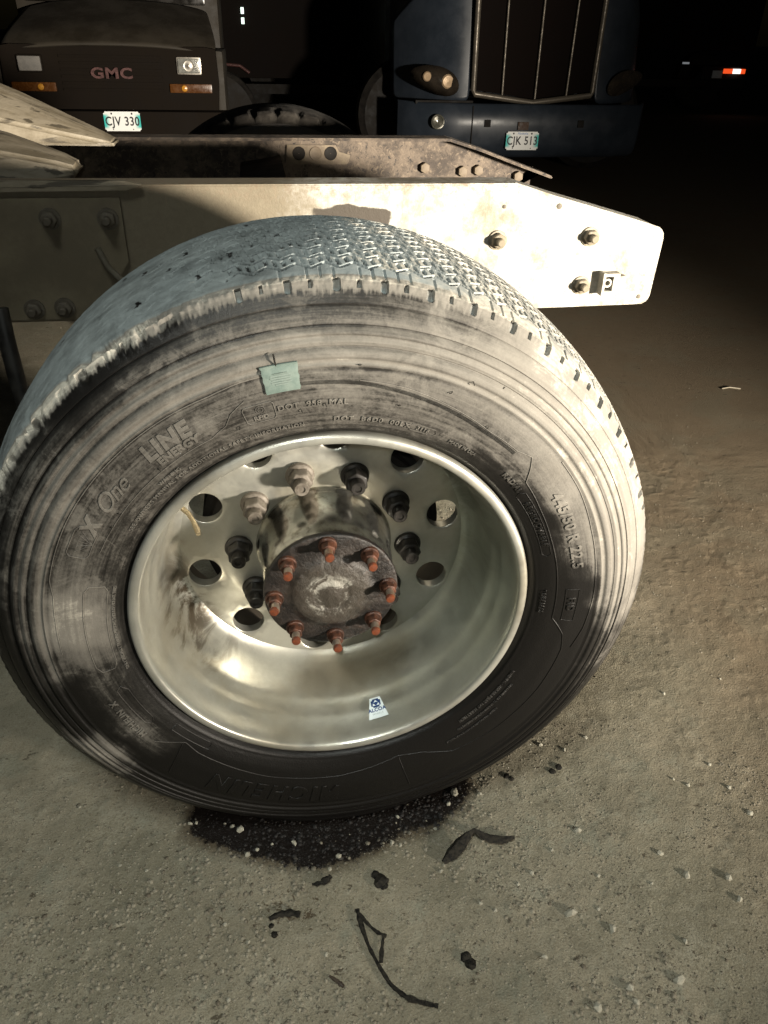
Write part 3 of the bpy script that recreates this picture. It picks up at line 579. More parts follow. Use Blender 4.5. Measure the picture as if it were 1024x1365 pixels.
barrel_obj('emblem_mark', join([mesh([(0, .0062, 0), (.0042, .0008, 0), (0, .0022, 0), (-.0042, .0008, 0)], [(0, 3, 2, 1)]), mesh([(-.0062, -.0052, 0), (-.0006, -.0052, 0), (-.0030, -.0020, 0), (-.0052, -.0002, 0)], [(0, 1, 2, 3)]), mesh([(.0062, -.0052, 0), (.0052, -.0002, 0), (.0030, -.0020, 0), (.0006, -.0052, 0)], [(0, 1, 2, 3)])]), SA, SY + .0085, M_PAPER, .0039)
barrel_obj('sticker_lettering', text_me('ALCOA', .0090, 0, 0, weight=.0003, spacing=1.05), SA, SY - .0045, M_BLUE, .0036)
barrel_obj('sticker_lettering', text_me('WHEELS', .0050, 0, 0, spacing=1.05), SA, SY - .0120, pbr('sticker_grey', (.36, .42, .44), (.32, .38, .40), 90), .0036)

# ================================================================== the truck: frame
def channel(top, bot, y0, side, t=.008, fl=.085):
    """C-section rail: web in the XZ plane at y0, flanges towards +side; top / bot are polylines of (x, z) with matching ends"""
    bm = bmesh.new(); y1 = y0 + side * t; y2 = y0 + side * fl
    def slab(P, ya, yb):
        a = [bm.verts.new((x, ya, z)) for x, z in P]; b = [bm.verts.new((x, yb, z)) for x, z in P]; n = len(P)
        bm.faces.new(a); bm.faces.new(b[::-1])
        for i in range(n): bm.faces.new((a[i], a[(i + 1) % n], b[(i + 1) % n], b[i]))
    slab(top + bot[::-1], y0, y1)
    for P, s in ((top[:-3], -1), (bot[:-3], 1)): slab(P + [(x, z + s * t) for x, z in P][::-1], y1 - side * .0005, y2)
    bmesh.ops.recalc_face_normals(bm, faces=bm.faces)
    bmesh.ops.bevel(bm, geom=[e for e in bm.edges if e.is_manifold and e.calc_face_angle(0) > .5], offset=.003, segments=2, affect='EDGES')
    return bm_mesh(bm, True, 40)
NT_ = [(-1.9, .474), (.470, .474), (.560, .4475), (.680, .4165), (.795, .3860), (.814, .3800), (.8225, .3680), (.8245, .3560)]
NB_ = [(-1.9, .204), (.470, .204), (.560, .2050), (.680, .2065), (.780, .2080), (.803, .2090), (.8150, .2160), (.8190, .2280)]
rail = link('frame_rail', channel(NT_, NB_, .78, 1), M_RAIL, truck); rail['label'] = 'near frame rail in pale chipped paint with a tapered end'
FT_ = [(-1.9, .474), (.500, .474), (.600, .446), (.700, .412), (.830, .370), (.790, .383), (.788, .38), (.786, .378)]; FB_ = [(-1.9, .204), (.500, .204), (.600, .205), (.700, .206), (.75, .208), (.755, .208), (.76, .209), (.780, .210)]
frail = link('frame_rail', channel(FT_, FB_, 1.64, -1), M_RUST, truck); frail['label'] = 'far frame rail with rusty brown inner face'
def bolt(loc, s=1.0, mat=M_RAIL, par=rail, d=-1):
    me = join([lathe([(.001, 0), (.0155, 0), (.0155, -.003), (.001, -.0035)], 20), hexnut(.0125, -.002, -.0125, .002, random.uniform(0, 1)), lathe([(.0065, -.011), (.0065, -.0235), (.005, -.025), (.0002, -.025)], 12)])
    o = link('bolt', me, mat, par, loc=loc); o.scale = (s, s * (1 if d < 0 else -1), s); return o
for x, z in ((.437, .359), (.648, .364), (.644, .257)): bolt((x, .780, z), 1.35)
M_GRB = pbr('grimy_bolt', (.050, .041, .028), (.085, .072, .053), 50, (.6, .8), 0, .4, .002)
bm = bmesh.new(); add_box(bm, (.684, .752, .238), (.690, .7805, .289), .001); add_box(bm, (.689, .757, .240), (.722, .7805, .247), .001); add_box(bm, (.689, .757, .280), (.726, .7805, .287), .001); add_box(bm, (.712, .760, .2465), (.742, .7805, .2805), .003)
link('light_bracket', bm_mesh(bm, True), M_RAIL, rail, loc=(0, 0, 0)); link('bracket_ring', lathe([(.006, .778), (.006, .764), (.010, .764), (.010, .778)], 20, (.701, 0, .264)), M_RAIL, rail, loc=(0, 0, 0))
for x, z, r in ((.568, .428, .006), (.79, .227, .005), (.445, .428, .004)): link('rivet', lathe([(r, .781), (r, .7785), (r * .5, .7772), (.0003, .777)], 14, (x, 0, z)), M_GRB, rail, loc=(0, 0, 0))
# grimy gusset plate, angle and bolts towards the front, air hose
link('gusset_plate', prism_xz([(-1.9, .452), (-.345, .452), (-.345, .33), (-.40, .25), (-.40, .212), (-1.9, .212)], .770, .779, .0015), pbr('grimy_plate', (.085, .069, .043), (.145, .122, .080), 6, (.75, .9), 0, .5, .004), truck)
link('top_angle', prism_xz([(-1.9, .484), (-.33, .484), (-.30, .477), (-.30, .4745), (-.33, .466), (-1.9, .452)], .765, .779, .002), M_FIFTH, truck)
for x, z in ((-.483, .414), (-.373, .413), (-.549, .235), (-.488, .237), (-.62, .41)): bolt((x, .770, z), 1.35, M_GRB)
link('air_hose', tube([(-.595, .70, .26), (-.593, .69, .20), (-.588, .68, .10), (-.580, .68, .0), (-.57, .70, -.1), (-.56, .76, -.15)], .017, 12), M_HOSE, truck); link('air_hose', tube([(-.40, .755, .36), (-.385, .755, .32), (-.35, .757, .28), (-.325, .757, .25), (-.32, .757, .19), (-.36, .757, .12)], .007, 8), pbr('grimy_hose', (.07, .06, .042), (.11, .10, .075), 30), truck)
# holes plate and studs on the inner face of the far rail
M_TAN = pbr('worn_plate', (.10, .075, .05), (.16, .13, .088), 20, (.7, .85), 0, .5, .003)
link('rail_plate', prism_xz([(.015, .395), (.02, .448), (.165, .448), (.175, .43), (.21, .42), (.20, .395)], 1.625, 1.6315, .0015), M_TAN, frail, loc=(0, 0, 0))
for x in (.055, .105, .15): link('rail_hole', lathe([(.001, 1.6235), (.015, 1.6235), (.018, 1.6225), (.0195, 1.6255)], 20, (x, 0, .425)), M_DARK if x != .105 else M_TAN, frail, loc=(0, 0, 0))
for x, z in ((.44, .385), (.56, .375), (.61, .378), (.74, .36)): link('bolt', join([hexnut(.016, 1.632, 1.615)]), M_TAN, frail, loc=(x, 0, z))
# torn clip debris hanging on the far rail, and a cross member
link('cross_member', prism_xz([(-.12, .23), (-.12, .40), (.0, .42), (.0, .23)], .79, 1.63, .004), M_DARK, truck)
link('axle_tube', lathe([(.09, .40), (.075, .5), (.065, .7), (.065, 1.72), (.09, 2.0)], 32), M_DARK, truck)
# fifth wheel: two greasy ramps pointing to the rear
def ramp(secs, par):
    """sections: (x, [(y, z) ...]) lofted along X, ends closed"""
    V = []; F = []; n = len(secs[0][1])
    for x, P in secs:
        for i, (y, z) in enumerate(P): V.append((x if not isinstance(x, (list, tuple)) else x[i], y, z))
    for j in range(len(secs) - 1):
        for i in range(n): F.append((j * n + i, j * n + (i + 1) % n, (j + 1) * n + (i + 1) % n, (j + 1) * n + i))
    F.append(tuple(range(n))[::-1]); F.append(tuple((len(secs) - 1) * n + i for i in range(n)))
    bm = bmesh.new(); bm.from_mesh(mesh(V, F)); bmesh.ops.recalc_face_normals(bm, faces=bm.faces)
    bmesh.ops.bevel(bm, geom=[e for e in bm.edges if e.is_manifold and e.calc_face_angle(0) > .35], offset=.008, segments=3, affect='EDGES')
    return link('fifth_wheel_ramp', bm_mesh(bm, True, 35), M_FIFTH, par)
ramp([(-1.6, [(.93, .56), (.96, .66), (1.10, .70), (1.16, .69), (1.16, .60)]), (-.80, [(.93, .446), (.955, .535), (1.08, .577), (1.16, .572), (1.16, .49)]), (-.62, [(.945, .448), (.97, .512), (1.06, .535), (1.13, .530), (1.13, .47)]), (-.50, [(.97, .451), (.985, .488), (1.05, .496), (1.10, .492), (1.10, .462)]), (-.462, [(.995, .454), (1.00, .476), (1.05, .479), (1.08, .476), (1.08, .460)])], truck)
ramp([(-1.6, [(1.30, .60), (1.30, .70), (1.40, .75), (1.52, .74), (1.52, .62)]), (-.90, [(1.30, .52), (1.30, .60), (1.40, .675), (1.52, .680), (1.52, .55)]), (-.66, [(1.30, .482), (1.30, .535), (1.38, .580), (1.48, .588), (1.48, .50)]), (-.46, [(1.32, .478), (1.32, .492), (1.38, .502), (1.45, .498), (1.45, .478)]), (-.43, [(1.34, .476), (1.34, .484), (1.38, .487), (1.43, .485), (1.43, .476)])], truck)
link('fifth_wheel_base', prism_xz([(-1.7, .476), (-1.7, .54), (-.95, .50), (-.75, .476)], .90, 1.55, .006), M_DARK, truck)
# wheel on the far side of the truck
fw = bpy.data.objects.new('wheel', None); COL.objects.link(fw); fw.parent = truck; fw.location = -Vector(truck.location); fw['label'] = 'dark tyre top showing behind the far frame rail'
n = 320; th = np.linspace(0, 2 * PI, n, endpoint=False); pr = np.array([(.298, 1.99), (.36, 1.975), (.42, 1.972), (.47, 1.99), (.492, 2.02), (.503, 2.05), (.503, 2.056), (.509, 2.11), (.509, 2.116), (.513, 2.18), (.513, 2.186), (.513, 2.25), (.505, 2.33), (.492, 2.37), (.45, 2.41), (.38, 2.42), (.298, 2.40)])
V = np.stack([np.outer(np.sin(th), pr[:, 0]), np.tile(pr[:, 1], (n, 1)), np.outer(np.cos(th), pr[:, 0])], -1); sl = (np.arange(n) % 8 < 2)
for c in (4, 5, 6): V[sl, c, 0] *= .982; V[sl, c, 2] *= .982
V[..., 2] = np.maximum(V[..., 2], GZ + .002); fm = grid_mesh(V, True); fm.flip_normals(); fm.set_sharp_from_angle(angle=R(30)); link('tyre', fm, pbr('far_tyre', (.020, .017, .014), (.042, .036, .028), 20, (.6, .85), 0, .3, .003), fw)
link('rim', lathe([(.298, 2.395), (.27, 2.33), (.255, 2.2), (.11, 2.2)], 64), M_DARK, fw)
# ================================================================== background vehicles
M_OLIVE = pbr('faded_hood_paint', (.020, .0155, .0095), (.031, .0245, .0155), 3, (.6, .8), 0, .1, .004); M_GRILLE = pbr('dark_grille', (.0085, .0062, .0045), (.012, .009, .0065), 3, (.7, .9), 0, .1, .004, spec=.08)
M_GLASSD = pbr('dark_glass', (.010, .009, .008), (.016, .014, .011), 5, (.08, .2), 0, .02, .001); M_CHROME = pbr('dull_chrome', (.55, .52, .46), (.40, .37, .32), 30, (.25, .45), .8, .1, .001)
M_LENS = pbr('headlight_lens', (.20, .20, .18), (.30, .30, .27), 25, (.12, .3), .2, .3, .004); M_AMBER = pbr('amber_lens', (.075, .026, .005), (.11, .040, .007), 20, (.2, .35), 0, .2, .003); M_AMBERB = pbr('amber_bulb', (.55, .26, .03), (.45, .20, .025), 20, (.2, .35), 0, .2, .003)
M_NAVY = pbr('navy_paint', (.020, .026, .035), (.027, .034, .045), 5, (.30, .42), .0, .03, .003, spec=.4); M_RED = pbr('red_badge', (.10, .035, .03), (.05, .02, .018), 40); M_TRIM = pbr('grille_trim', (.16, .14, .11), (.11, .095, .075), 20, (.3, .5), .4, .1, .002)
M_INK = pbr('plate_ink', (.008, .009, .012), (.014, .015, .018), 60, (.4, .6)); M_INKB = pbr('plate_blue', (.10, .22, .55), (.14, .27, .60), 60, (.4, .6))
m = NT('plate_sheet'); x, y, z = m.xyz(); e = m.math('MAXIMUM', m.smooth(m.math('ADD', m.math('ABSOLUTE', x), m.math('MULTIPLY', m.noise(30, 3), .02)), .105, .155), 0.0); e = m.math('MULTIPLY', e, m.smooth(m.math('ABSOLUTE', z), .066, .038))
M_PLATE = m.out(m.mix(e, (.93, .95, .92), (.04, .55, .50)), .45, 0.0)
def plate(par, loc, s, blue=False):
    bm = bmesh.new(); add_box(bm, (-.1525, -.002, -.076), (.1525, .002, .076)); bmesh.ops.bevel(bm, geom=[e for e in bm.edges if abs(e.verts[0].co.y - e.verts[1].co.y) > .001], offset=.012, segments=3, affect='EDGES')
    p = link('licence_plate', bm_mesh(bm), M_PLATE, par, loc=Vector(loc) - Vector(par.location)); p['label'] = 'white and teal licence plate reading ' + s
    t = text_me(s, .098, .001, 0, weight=.0016, spacing=1.08); t.transform(Matrix.Translation((0, -.004, -.002)) @ Matrix.Rotation(R(90), 4, 'X') @ Matrix.Diagonal((.82, 1.0, 1, 1))); link('plate_characters', t, M_INK, p, loc=(0, 0, 0))
    for x, z in ((-.085, .060), (.085, .060), (-.085, -.062), (.085, -.062)): link('plate_screw', lathe([(.008 if z > 0 else .005, -.002), (.006 if z > 0 else .004, -.0045), (.0003, -.005)], 12), M_INK, p, loc=(x, 0, z))
    if blue: t = text_me('Manitoba', .026, .0006, 0, shear=.2); t.transform(Matrix.Translation((0, -.0035, .060)) @ Matrix.Rotation(R(90), 4, 'X')); link('plate_script', t, M_INKB, p, loc=(0, 0, 0))
    else: t = text_me('Manitoba', .018, .0004, 0, shear=.2); t.transform(Matrix.Translation((0, -.0035, .062)) @ Matrix.Rotation(R(90), 4, 'X')); link('plate_script', t, M_PAPER, p, loc=(0, 0, 0))
def sheet(P, mat, name, par, sub=2, thick=.02):
    """patch from a grid of points, smoothed"""
    V = np.array(P, float)
    me = grid_mesh(V); o = link(name, me, mat, par); md = o.modifiers.new('s', 'SUBSURF'); md.levels = sub; md.render_levels = sub
    so = o.modifiers.new('t', 'SOLIDIFY'); so.thickness = thick; so.offset = -1; return o
# ---- old dark box truck, front left behind the frame
bt = empty('box_truck', (-1.24, 8.2, GZ), 'old brown truck with square headlights and plate CJV 330', 'truck')
bx, fy = -1.245, 7.00
link('front_fascia', prism_xz([(bx - .87, -.02), (bx - .90, .30), (bx - .89, .57), (bx - .80, .585), (bx + .80, .585), (bx + .89, .57), (bx + .90, .30), (bx + .87, -.02)], fy, fy + .30, .02), M_GRILLE, bt)
hd = []
for t in np.linspace(0, 1, 7):
    row = []
    for s in np.linspace(-1, 1, 9):
        row.append((bx + s * (.90 - .10 * t), fy - .02 + .9 * t + .05 * s * s, .600 + .30 * t ** .8 - .055 * abs(s) ** 3 - (.035 if t == 0 else 0) + .012 * (1 - s * s)))
    hd.append(row)
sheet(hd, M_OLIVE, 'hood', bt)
link('windshield', prism_xz([(bx - .80, .90), (bx - .72, 1.62), (bx + .72, 1.62), (bx + .80, .90)], fy + .90, fy + .97, .02), M_GLASSD, bt); link('windshield_frame', box((bx - .92, fy + .98, .45), (bx + .92, fy + 1.9, 1.75), .08), M_OLIVE, bt)
for s in (-1, 1): link('fender', box((bx + s * .90 - .05, fy + .05, -.05), (bx + s * .90 + .05, fy + 1.2, .56), .04), M_OLIVE, bt); link('wheel', lathe([(.15, .0), (.40, -.02), (.44, .03), (.44, .22), (.40, .25)], 48, (bx + s * .80 - .0, fy + .9, GZ + .44)), M_DARK, bt)
link('cargo_box', box((bx - .84, fy + 1.95, -.05), (bx + .84, fy + 6.5, 2.4), .03), M_DARK, bt)
link('bumper', box((bx - 1.0, fy - .16, -.16), (bx + 1.0, fy + .05, .10), .03), M_GRILLE, bt)
for k in range(6): link('grille_bar', box((bx - .42, fy - .012, .24 + k * .05), (bx + .42, fy + .004, .262 + k * .05), .003), M_GRILLE, bt)
for s in (-1, 1):
    x = bx + s * .655; h = link('headlight', box((x - .105, fy - .030, .375), (x + .105, fy + .01, .510), .02), M_CHROME if s > 0 else M_GRILLE, bt); h['label'] = 'clear square headlight' if s > 0 else 'dull square headlight'
    link('lens', box((x - .092, fy - .040, .388), (x + .092, fy - .026, .498), .014), M_LENS if s > 0 else pbr('clouded_lens', (.13, .125, .115), (.18, .17, .155), 9), h, loc=(0, 0, 0))
    if s > 0: link('bulb_ring', lathe([(.045, fy - .0385), (.042, fy - .046), (.030, fy - .044), (.012, fy - .050), (.0005, fy - .052)], 24, (x, 0, .443)), M_CHROME, h, loc=(0, 0, 0))
    ts = link('turn_signal', box((x - .18, fy - .026, .235), (x + .18, fy + .01, .305), .01), M_AMBER, bt); link('bulb', lathe([(.026, fy - .0255), (.022, fy - .032), (.0005, fy - .036)], 20, (x - s * .055, 0, .27)), M_AMBERB, ts, loc=(0, 0, 0))
t = text_me('GMC', .13, .006, .001, weight=.004, spacing=1.1); t.transform(Matrix.Translation((bx + .0, fy - .022, .375)) @ Matrix.Rotation(R(90), 4, 'X') @ Matrix.Diagonal((1.15, .85, 1, 1))); link('badge_lettering', t, M_RED, bt)
plate(bt, (-1.19, 6.83, .022), 'CJV 330')
# ---- navy highway tractor
nv = empty('highway_tractor', (2.45, 8.2, GZ), 'dark navy semi tractor with tall barred grille and plate CJK 513', 'truck')
cx, ny = 2.46, 6.80
link('grille_mesh', prism_xz([(cx - .55, .30), (cx - .575, 1.35), (cx + .575, 1.35), (cx + .55, .30), (cx, .235)], ny - .02, ny + .05), pbr('grille_black', (.006, .0042, .0036), (.0075, .0052, .0044), 3, (.8, .9), spec=.05), nv)
fr = [(cx - .575, 1.38), (cx - .560, .30), (cx - .545, .268), (cx, .205), (cx + .545, .268), (cx + .560, .30), (cx + .575, 1.38)]
link('grille_frame', tube([(x, ny - .035, z) for x, z in fr], .026, 8), M_TRIM, nv)
for s in (-.30, .015, .315): link('grille_bar', tube([(cx + s * .98, ny - .05, .235 + .1 * abs(s)), (cx + s * 1.04, ny - .05, 1.35)], .0105, 8), M_TRIM, nv)
for s in (-1, 1):
    hp = []
    for t in np.linspace(0, 1, 7):
        row = []
        for q in np.linspace(0, 1, 8):
            row.append((cx + s * (.585 + .62 * q), ny - .01 + .02 * q + .55 * q ** 2.2 + .10 * t, .20 + t * (1.16 - .55 * q ** 1.5)))
        hp.append(row)
    f = sheet(hp, M_NAVY, 'fender', nv, 2, .02)
    hl = link('headlight', mesh(*(lambda n: ([(cx + s * (.90 + .20 * math.cos(2 * PI * k / n) + .02 * math.sin(2 * PI * k / n)), ny - .045 + .10 * (math.cos(2 * PI * k / n) + 1) * .9, .375 + .098 * math.sin(2 * PI * k / n) * (1 - .25 * math.cos(2 * PI * k / n)) + .035 * math.cos(2 * PI * k / n)) for k in range(n)] + [(cx + s * .90, ny - .02, .375)], [(k, (k + 1) % n, n) for k in range(n)]))(28), True), pbr('smoked_lens', (.022, .018, .014), (.034, .027, .020), 12, (.15, .3)), nv)
    if s < 0:
        md = hl.modifiers.new('s', 'SOLIDIFY'); md.thickness = .03
        for px, r in ((-.98, .040), (-.80, .058)): link('reflector', lathe([(r, -.040), (r * .8, -.052), (.0005, -.060)], 20, (0, 0, 0)), pbr('amber_reflector', (.52, .38, .24), (.40, .28, .17), 20, (.2, .4), .3), hl, loc=(cx + px, ny + (.035 if px < -.9 else -.012), .40 if px < -.9 else .365))
        link('fog_lamp', lathe([(.062, ny - .165), (.060, ny - .178), (.048, ny - .176), (.043, ny - .168), (.02, ny - .172), (.0005, ny - .174)], 24, (cx - .90, 0, .055)), pbr('fog_lamp_glass', (.10, .10, .08), (.17, .16, .13), 20, (.1, .3), .4), nv)
    link('tow_pocket', box((cx + s * .44 - .028, ny - .176, .015), (cx + s * .44 + .028, ny - .14, .075), .004), M_DARK, nv)
    link('wheel', lathe([(.15, .0), (.44, -.02), (.50, .03), (.50, .25), (.44, .28)], 48, (cx + s * .98, ny + .9, GZ + .5)), M_DARK, nv)
bpz = [(cx - 1.20, ny + .22), (cx - 1.05, ny - .06), (cx - .70, ny - .15), (cx, ny - .17), (cx + .70, ny - .15), (cx + 1.05, ny - .06), (cx + 1.20, ny + .22)]
link('bumper', grid_mesh(np.array([[(x, y + o, z) for z, o in ((.20, .03), (.185, .0), (.02, 0), (-.12, .01), (-.22, .05), (-.25, .12))] for x, y in bpz])), M_NAVY, nv)
link('bumper_seam', box((cx - .585, ny - .168, -.15), (cx - .577, ny - .150, .185)), M_DARK, nv); link('hood_gap', box((cx - 1.08, ny - .02, .185), (cx - .55, ny + .1, .215), .004), M_DARK, nv)
link('hood', box((cx - 1.0, ny + .45, .2), (cx + 1.0, ny + 2.2, 1.30), .12), M_NAVY, nv); link('cab', box((cx - 1.05, ny + 2.2, .0), (cx + 1.05, ny + 4.6, 2.5), .15), M_NAVY, nv); link('windshield', box((cx - .95, ny + 2.17, 1.32), (cx + .95, ny + 2.25, 2.1), .03), M_GLASSD, nv)
link('plate_bracket', box((2.30, ny - .192, -.005), (2.40, ny - .17, .06), .003), pbr('bracket_brown', (.05, .03, .02), (.07, .04, .025), 30), nv); plate(nv, (2.350, ny - .196, -.093), 'CJK 513', True)
# ---- dark trailers farther back with small glowing tape strips and spots
def trailer(lo, hi, label):
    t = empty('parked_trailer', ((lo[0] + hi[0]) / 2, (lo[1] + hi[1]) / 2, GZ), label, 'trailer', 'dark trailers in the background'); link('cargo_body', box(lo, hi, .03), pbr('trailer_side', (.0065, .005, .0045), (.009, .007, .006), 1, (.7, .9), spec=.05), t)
    link('underride_bar', box((lo[0] + .1, lo[1] - .02, GZ + .45), (hi[0] - .1, lo[1] + .08, GZ + .57), .01), M_DARK, t)
    for s in (lo[0] + .35, hi[0] - .35): link('wheel', lathe([(.15, -.14), (.44, -.16), (.50, -.1), (.50, .12), (.44, .14)], 40, (s, lo[1] + 1.2, GZ + .5)), M_DARK, t)
    return t
ta = trailer((-.55, 11.2, .15), (1.75, 18, 3.2), 'dark trailer with red rail strip and two white glowing spots')
M_LW = emis('white_glow_spot', (.80, 1.0, .90), 1.3); M_LR = emis('red_glow_tape', (1.0, .10, .02), .9); M_LT = emis('white_glow_tape', (1.0, .92, .85), 1.6)
for z in (.880, .768): link('glow_spot', box((-.138, 11.15, z), (-.098, 11.21, z + .072), .006), M_LW, ta)  # two small pale boxes with a glow of their own
link('red_strip', tube([(-.42, 11.14, .312), (-.195, 11.14, .298), (-.073, 11.14, .215)], .020, 8), M_RED, ta)
tb = trailer((5.6, 14.2, .55), (9.0, 22, 3.4), 'dark trailer at far right with a glowing red and white tape strip')
for x0, x1, mm, nm in ((8.40, 8.555, M_LR, 'glow_tape'), (8.565, 8.71, M_LT, 'glow_tape'), (8.72, 8.80, M_LR, 'glow_tape')): link(nm, box((x0, 14.02, .195), (x1, 14.08, .270), .006), mm, tb)  # reflective tape given an added glow, since no lamp reaches it
link('document_panel', box((8.18, 14.03, .12), (8.37, 14.06, .24), .003), pbr('label_sheet', (.55, .58, .62), (.48, .52, .56), 20), tb); link('tape_bar', box((8.0, 14.082, .10), (8.9, 14.12, .30), .01), M_DARK, tb)
link('glow_spot', box((7.62, 14.10, .33), (7.73, 14.15, .36), .004), emis('dim_glint', (.7, .75, .8), .20), tb)  # a small glint, put in as a dim glowing box

# ================================================================== loose things on the ground
def onground(px, py):
    v = C_R * ((px - 512) / 1030.5) - C_U * ((py - 682.5) / 1030.5) + C_F; t = (GZ - C_POS.z) / v.z; p = C_POS + v * t
    return p.x, p.y
def strand(path, rad, flat=.5, lift=.002):
    P = []
    for (px, py), r in zip(path, rad): x, y = onground(px, py); P.append((x, y, gz(x, y) + r * flat + lift))
    Q = []; RRr = []
    for i in range(len(P) - 1):
        for k in range(4): t = k / 4; Q.append(tuple(P[i][j] * (1 - t) + P[i + 1][j] * t for j in range(3))); RRr.append((rad[i] * (1 - t) + rad[i + 1] * t) * random.uniform(.62, 1.25))
    Q.append(P[-1]); RRr.append(rad[-1]); Qs = [Vector(q) for q in Q]
    for i in range(1, len(Qs) - 1): Qs[i] = (Vector(Q[i - 1]) + 2 * Vector(Q[i]) + Vector(Q[i + 1])) / 4
    return tube(Qs, RRr, 8, flat)
def blob(path, rad, flat=.35):
    ms = []
    for (px, py), r in zip(path, rad):
        x, y = onground(px, py); bm = bmesh.new(); bmesh.ops.create_icosphere(bm, subdivisions=2, radius=1); sd = random.uniform(0, 99)
        for v in bm.verts:
            q = v.co; f = .55 + .9 * float(fbm(q.x * 1.7 + sd, q.y * 1.7, q.z * 1.7, 5, 3)); v.co = Vector((q.x * r * f * 1.15 + x, q.y * r * f * 1.15 + y, q.z * r * f * flat + gz(x, y) + r * .15))
        ms.append(bm_mesh(bm))
    return join(ms)
o = link('rubber_strip', join([strand([(476, 1214), (482, 1236), (491, 1262), (506, 1290), (521, 1314), (541, 1331), (562, 1338), (584, 1343)], [.0040, .0036, .0034, .0042, .0046, .0050, .0046, .0042]), strand([(478, 1220), (494, 1237), (504, 1245), (515, 1250)], [.0034, .0034, .0034, .0028]), strand([(511, 1250), (509, 1266), (508, 1284)], [.0028, .0032, .0030])]), M_SCRAP)
tag(o, 'long black forked rubber strip curving on the dirt nearest the camera', 'rubber scrap', 'torn rubber scraps')
def leaf(path, wid, lift):
    """torn sheet: path of pixels, half widths, heights; folded along its length"""
    V = []; F = []; P = [Vector((*onground(*p), 0)) for p in path]
    for i, p in enumerate(P):
        t = (P[min(i + 1, len(P) - 1)] - P[max(i - 1, 0)]).normalized(); n_ = Vector((-t.y, t.x, 0)); z = gz(p.x, p.y) + lift[i]
        for s, dz in ((-1, .001), (-.4, .006), (.4, .008), (1, .003)): q = p + n_ * s * wid[i] * random.uniform(.85, 1.1); V.append((q.x, q.y, z + dz))
    for i in range(len(P) - 1):
        for k in range(3): F.append((4 * i + k, 4 * i + 4 + k, 4 * i + 5 + k, 4 * i + 1 + k))
    bm = bmesh.new(); bm.from_mesh(mesh(V, F)); g = bmesh.ops.solidify(bm, geom=list(bm.faces), thickness=.003); return bm_mesh(bm, True, 50)
o = link('curled_rubber', join([leaf([(591, 1152), (602, 1142), (614, 1130), (624, 1121), (630, 1117)], [.004, .012, .011, .006, .003], [.002, .004, .008, .014, .016]), leaf([(630, 1117), (640, 1119), (652, 1123), (668, 1124), (685, 1121)], [.003, .006, .009, .008, .002], [.016, .010, .006, .006, .004])]), M_SCRAP)
tag(o, 'curled black rubber scrap with two pointed wings right of the oil', 'rubber scrap', 'torn rubber scraps')
for lab, pth, rad in (('dark brown rubber sliver left of the forked strip', [(359, 1227), (372, 1221), (388, 1219), (400, 1221)], [.003, .006, .006, .005]),
                      ('tiny black crumb below the brown sliver', [(362, 1234), (366, 1246)], [.004, .005]),
                      ('small ragged black flake just below the oil patch', [(416, 1181), (428, 1180), (436, 1176), (441, 1171)], [.003, .0045, .007, .005]),
                      ('round black clod between the oil and the forked strip', [(501, 1168), (508, 1176), (512, 1182)], [.007, .011, .006]),
                      ('black oily clod right of the forked strip', [(621, 1277), (627, 1285)], [.008, .008]),
                      ('black fleck on the dirt below the tyre at right', [(736, 1030), (744, 1025)], [.006, .006]),
                      ('dark crumb beside the tyre edge at right', [(675, 1037), (681, 1040)], [.006, .005]),
                      ('thin brown splinter below the brown sliver', [(439, 1301), (450, 1309), (458, 1316)], [.002, .004, .003])):
    tag(link('rubber_crumb', strand(pth, rad, .6) if len(pth) > 2 and 'clod' not in lab else blob(pth, rad, .6), M_SCRAP if 'splinter' not in lab else pbr('brown_scrap', (.030, .020, .014), (.05, .034, .02), 80)), lab, 'rubber scrap', 'torn rubber scraps')
x0, y0 = onground(962, 519); x1, y1 = onground(987, 519)
tag(link('straw', tube([(x0, y0, gz(x0, y0) + .003), ((x0 + x1) / 2, y0 + .008, gz((x0 + x1) / 2, y0) + .004), (x1, y1, gz(x1, y1) + .003)], .0028, 6), pbr('straw', (.20, .175, .13), (.26, .23, .17), 40)), 'pale straw lying on the dark dirt at right', 'straw')
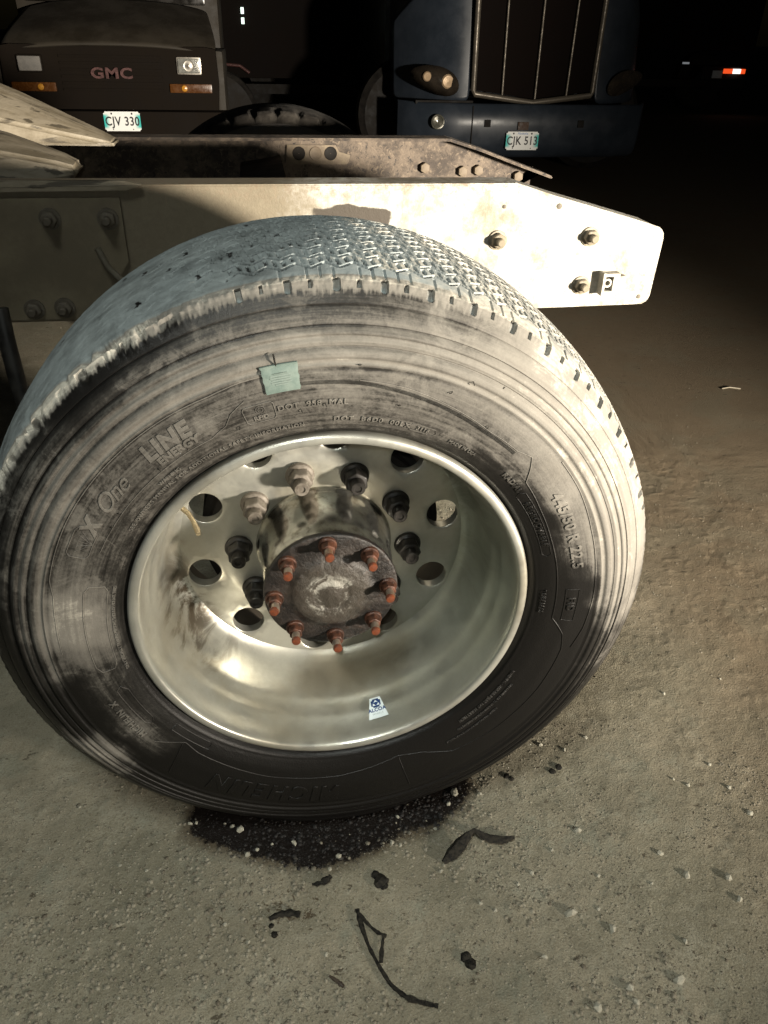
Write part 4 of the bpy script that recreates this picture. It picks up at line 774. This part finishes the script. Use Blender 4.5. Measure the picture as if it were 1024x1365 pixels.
# stones
def ico(sub, seed, amp=.25):
    bm = bmesh.new(); bmesh.ops.create_icosphere(bm, subdivisions=sub, radius=1); rs_ = np.random.RandomState(seed)
    for v in bm.verts: v.co = Vector((v.co.x * 1.1, v.co.y * .9, v.co.z * .7)) * (1 + rs_.uniform(-amp, amp * .6))
    return bm
stones = []
for k in range(5): me = bm_mesh(ico(1, k + 20, .32), False); me.materials.append(M_STONE); stones.append(me)
SL = [(310, 1103, 5), (321, 1107, 8), (392, 1124, 6), (330, 1140, 6), (343, 1133, 4), (300, 1099, 3), (452, 1143, 6), (523, 1124, 5), (534, 1127, 4), (530, 1089, 4), (254, 1099, 4), (262, 1098, 4), (363, 1126, 3), (440, 1160, 4), (605, 1058, 9), (598, 1072, 5),
      (970, 1172, 8), (985, 1201, 7), (761, 1219, 10), (797, 1213, 4), (915, 1168, 8), (971, 1051, 6), (917, 1048, 5), (838, 1319, 9), (797, 1345, 8), (904, 1308, 9), (848, 1338, 6), (816, 1240, 8), (912, 1257, 6), (880, 1140, 6), (797, 1169, 4), (868, 1180, 4), (725, 1276, 5), (728, 1277, 3), (640, 1205, 4), (588, 1162, 4), (435, 1272, 4), (331, 1257, 4), (160, 1153, 4), (195, 1160, 3), (45, 1248, 4), (160, 1190, 4), (106, 1076, 4), (255, 1158, 3), (300, 1232, 4), (305, 1332, 4), (158, 1330, 3), (708, 1165, 6), (735, 1135, 4), (945, 1020, 5), (885, 925, 4), (720, 995, 6), (780, 985, 5), (897, 1040, 4), (960, 905, 3), (752, 1002, 4), (640, 1060, 5), (580, 1105, 4), (770, 1108, 7), (1000, 1085, 7), (660, 1215, 4), (690, 1180, 5)]
for i, (px, py, r) in enumerate(SL):
    x, y = onground(px, py); s = r * .00105 * (1 if py > 900 else 1.2); o = link('stone', stones[i % 5], None, ground, loc=(x, y, gz(x, y) + s * .25)); o.scale = (s * random.uniform(.85, 1.2), s * random.uniform(.8, 1.1), s * random.uniform(.8, 1.1)); o.rotation_euler = (random.uniform(-.3, .3), random.uniform(-.3, .3), random.uniform(0, 6))
bm = ico(1, 3, .2); bm.verts.ensure_lookup_table(); bv = np.array([v.co for v in bm.verts]); bf = np.array([[v.index for v in f.verts] for f in bm.faces]); bm.free()
N = 48000; U = RS.rand(N); fore = U < .72; mid = U < .90
px_ = np.where(fore, RS.uniform(-.62, .85, N), np.where(mid, RS.uniform(.1, 1.5, N), RS.uniform(-1.2, 3.2, N))); py_ = np.where(fore, RS.uniform(-.56, .16, N), np.where(mid, RS.uniform(-.1, 1.5, N), RS.uniform(-.3, 4.2, N)))
ok = ~((np.abs(px_) < .2) & (py_ > 0.02) & (py_ < .36)); px_, py_ = px_[ok], py_[ok]; N = len(px_); cl = fbm(px_ * 5, py_ * 5, 1, 77, 3)
sz = (.0010 + .0036 * RS.rand(N) ** 5) * np.where(px_ > .5, .6, 1) * np.where(cl > .5, 1.35, .8); an = RS.uniform(0, 6.28, N); ca, sa = np.cos(an), np.sin(an)
st = sz[:, None, None] * bv[None] * (1 + RS.uniform(-.25, .25, (N, len(bv), 1))); sx = st[..., 0] * ca[:, None] - st[..., 1] * sa[:, None]; sy = st[..., 0] * sa[:, None] + st[..., 1] * ca[:, None]
SV = np.stack([sx + px_[:, None], sy + py_[:, None], st[..., 2] + (gheight(px_, py_) - sz * .22)[:, None]], -1).reshape(-1, 3); SF = (bf[None] + (np.arange(N) * len(bv))[:, None, None]).reshape(-1, 3)
me = bpy.data.meshes.new('m'); me.vertices.add(len(SV)); me.vertices.foreach_set('co', SV.astype(np.float32).ravel()); me.loops.add(SF.size); me.loops.foreach_set('vertex_index', SF.astype(np.int32).ravel()); me.polygons.add(len(SF)); me.polygons.foreach_set('loop_start', np.arange(0, SF.size, 3, dtype=np.int32)); me.update(calc_edges=True)
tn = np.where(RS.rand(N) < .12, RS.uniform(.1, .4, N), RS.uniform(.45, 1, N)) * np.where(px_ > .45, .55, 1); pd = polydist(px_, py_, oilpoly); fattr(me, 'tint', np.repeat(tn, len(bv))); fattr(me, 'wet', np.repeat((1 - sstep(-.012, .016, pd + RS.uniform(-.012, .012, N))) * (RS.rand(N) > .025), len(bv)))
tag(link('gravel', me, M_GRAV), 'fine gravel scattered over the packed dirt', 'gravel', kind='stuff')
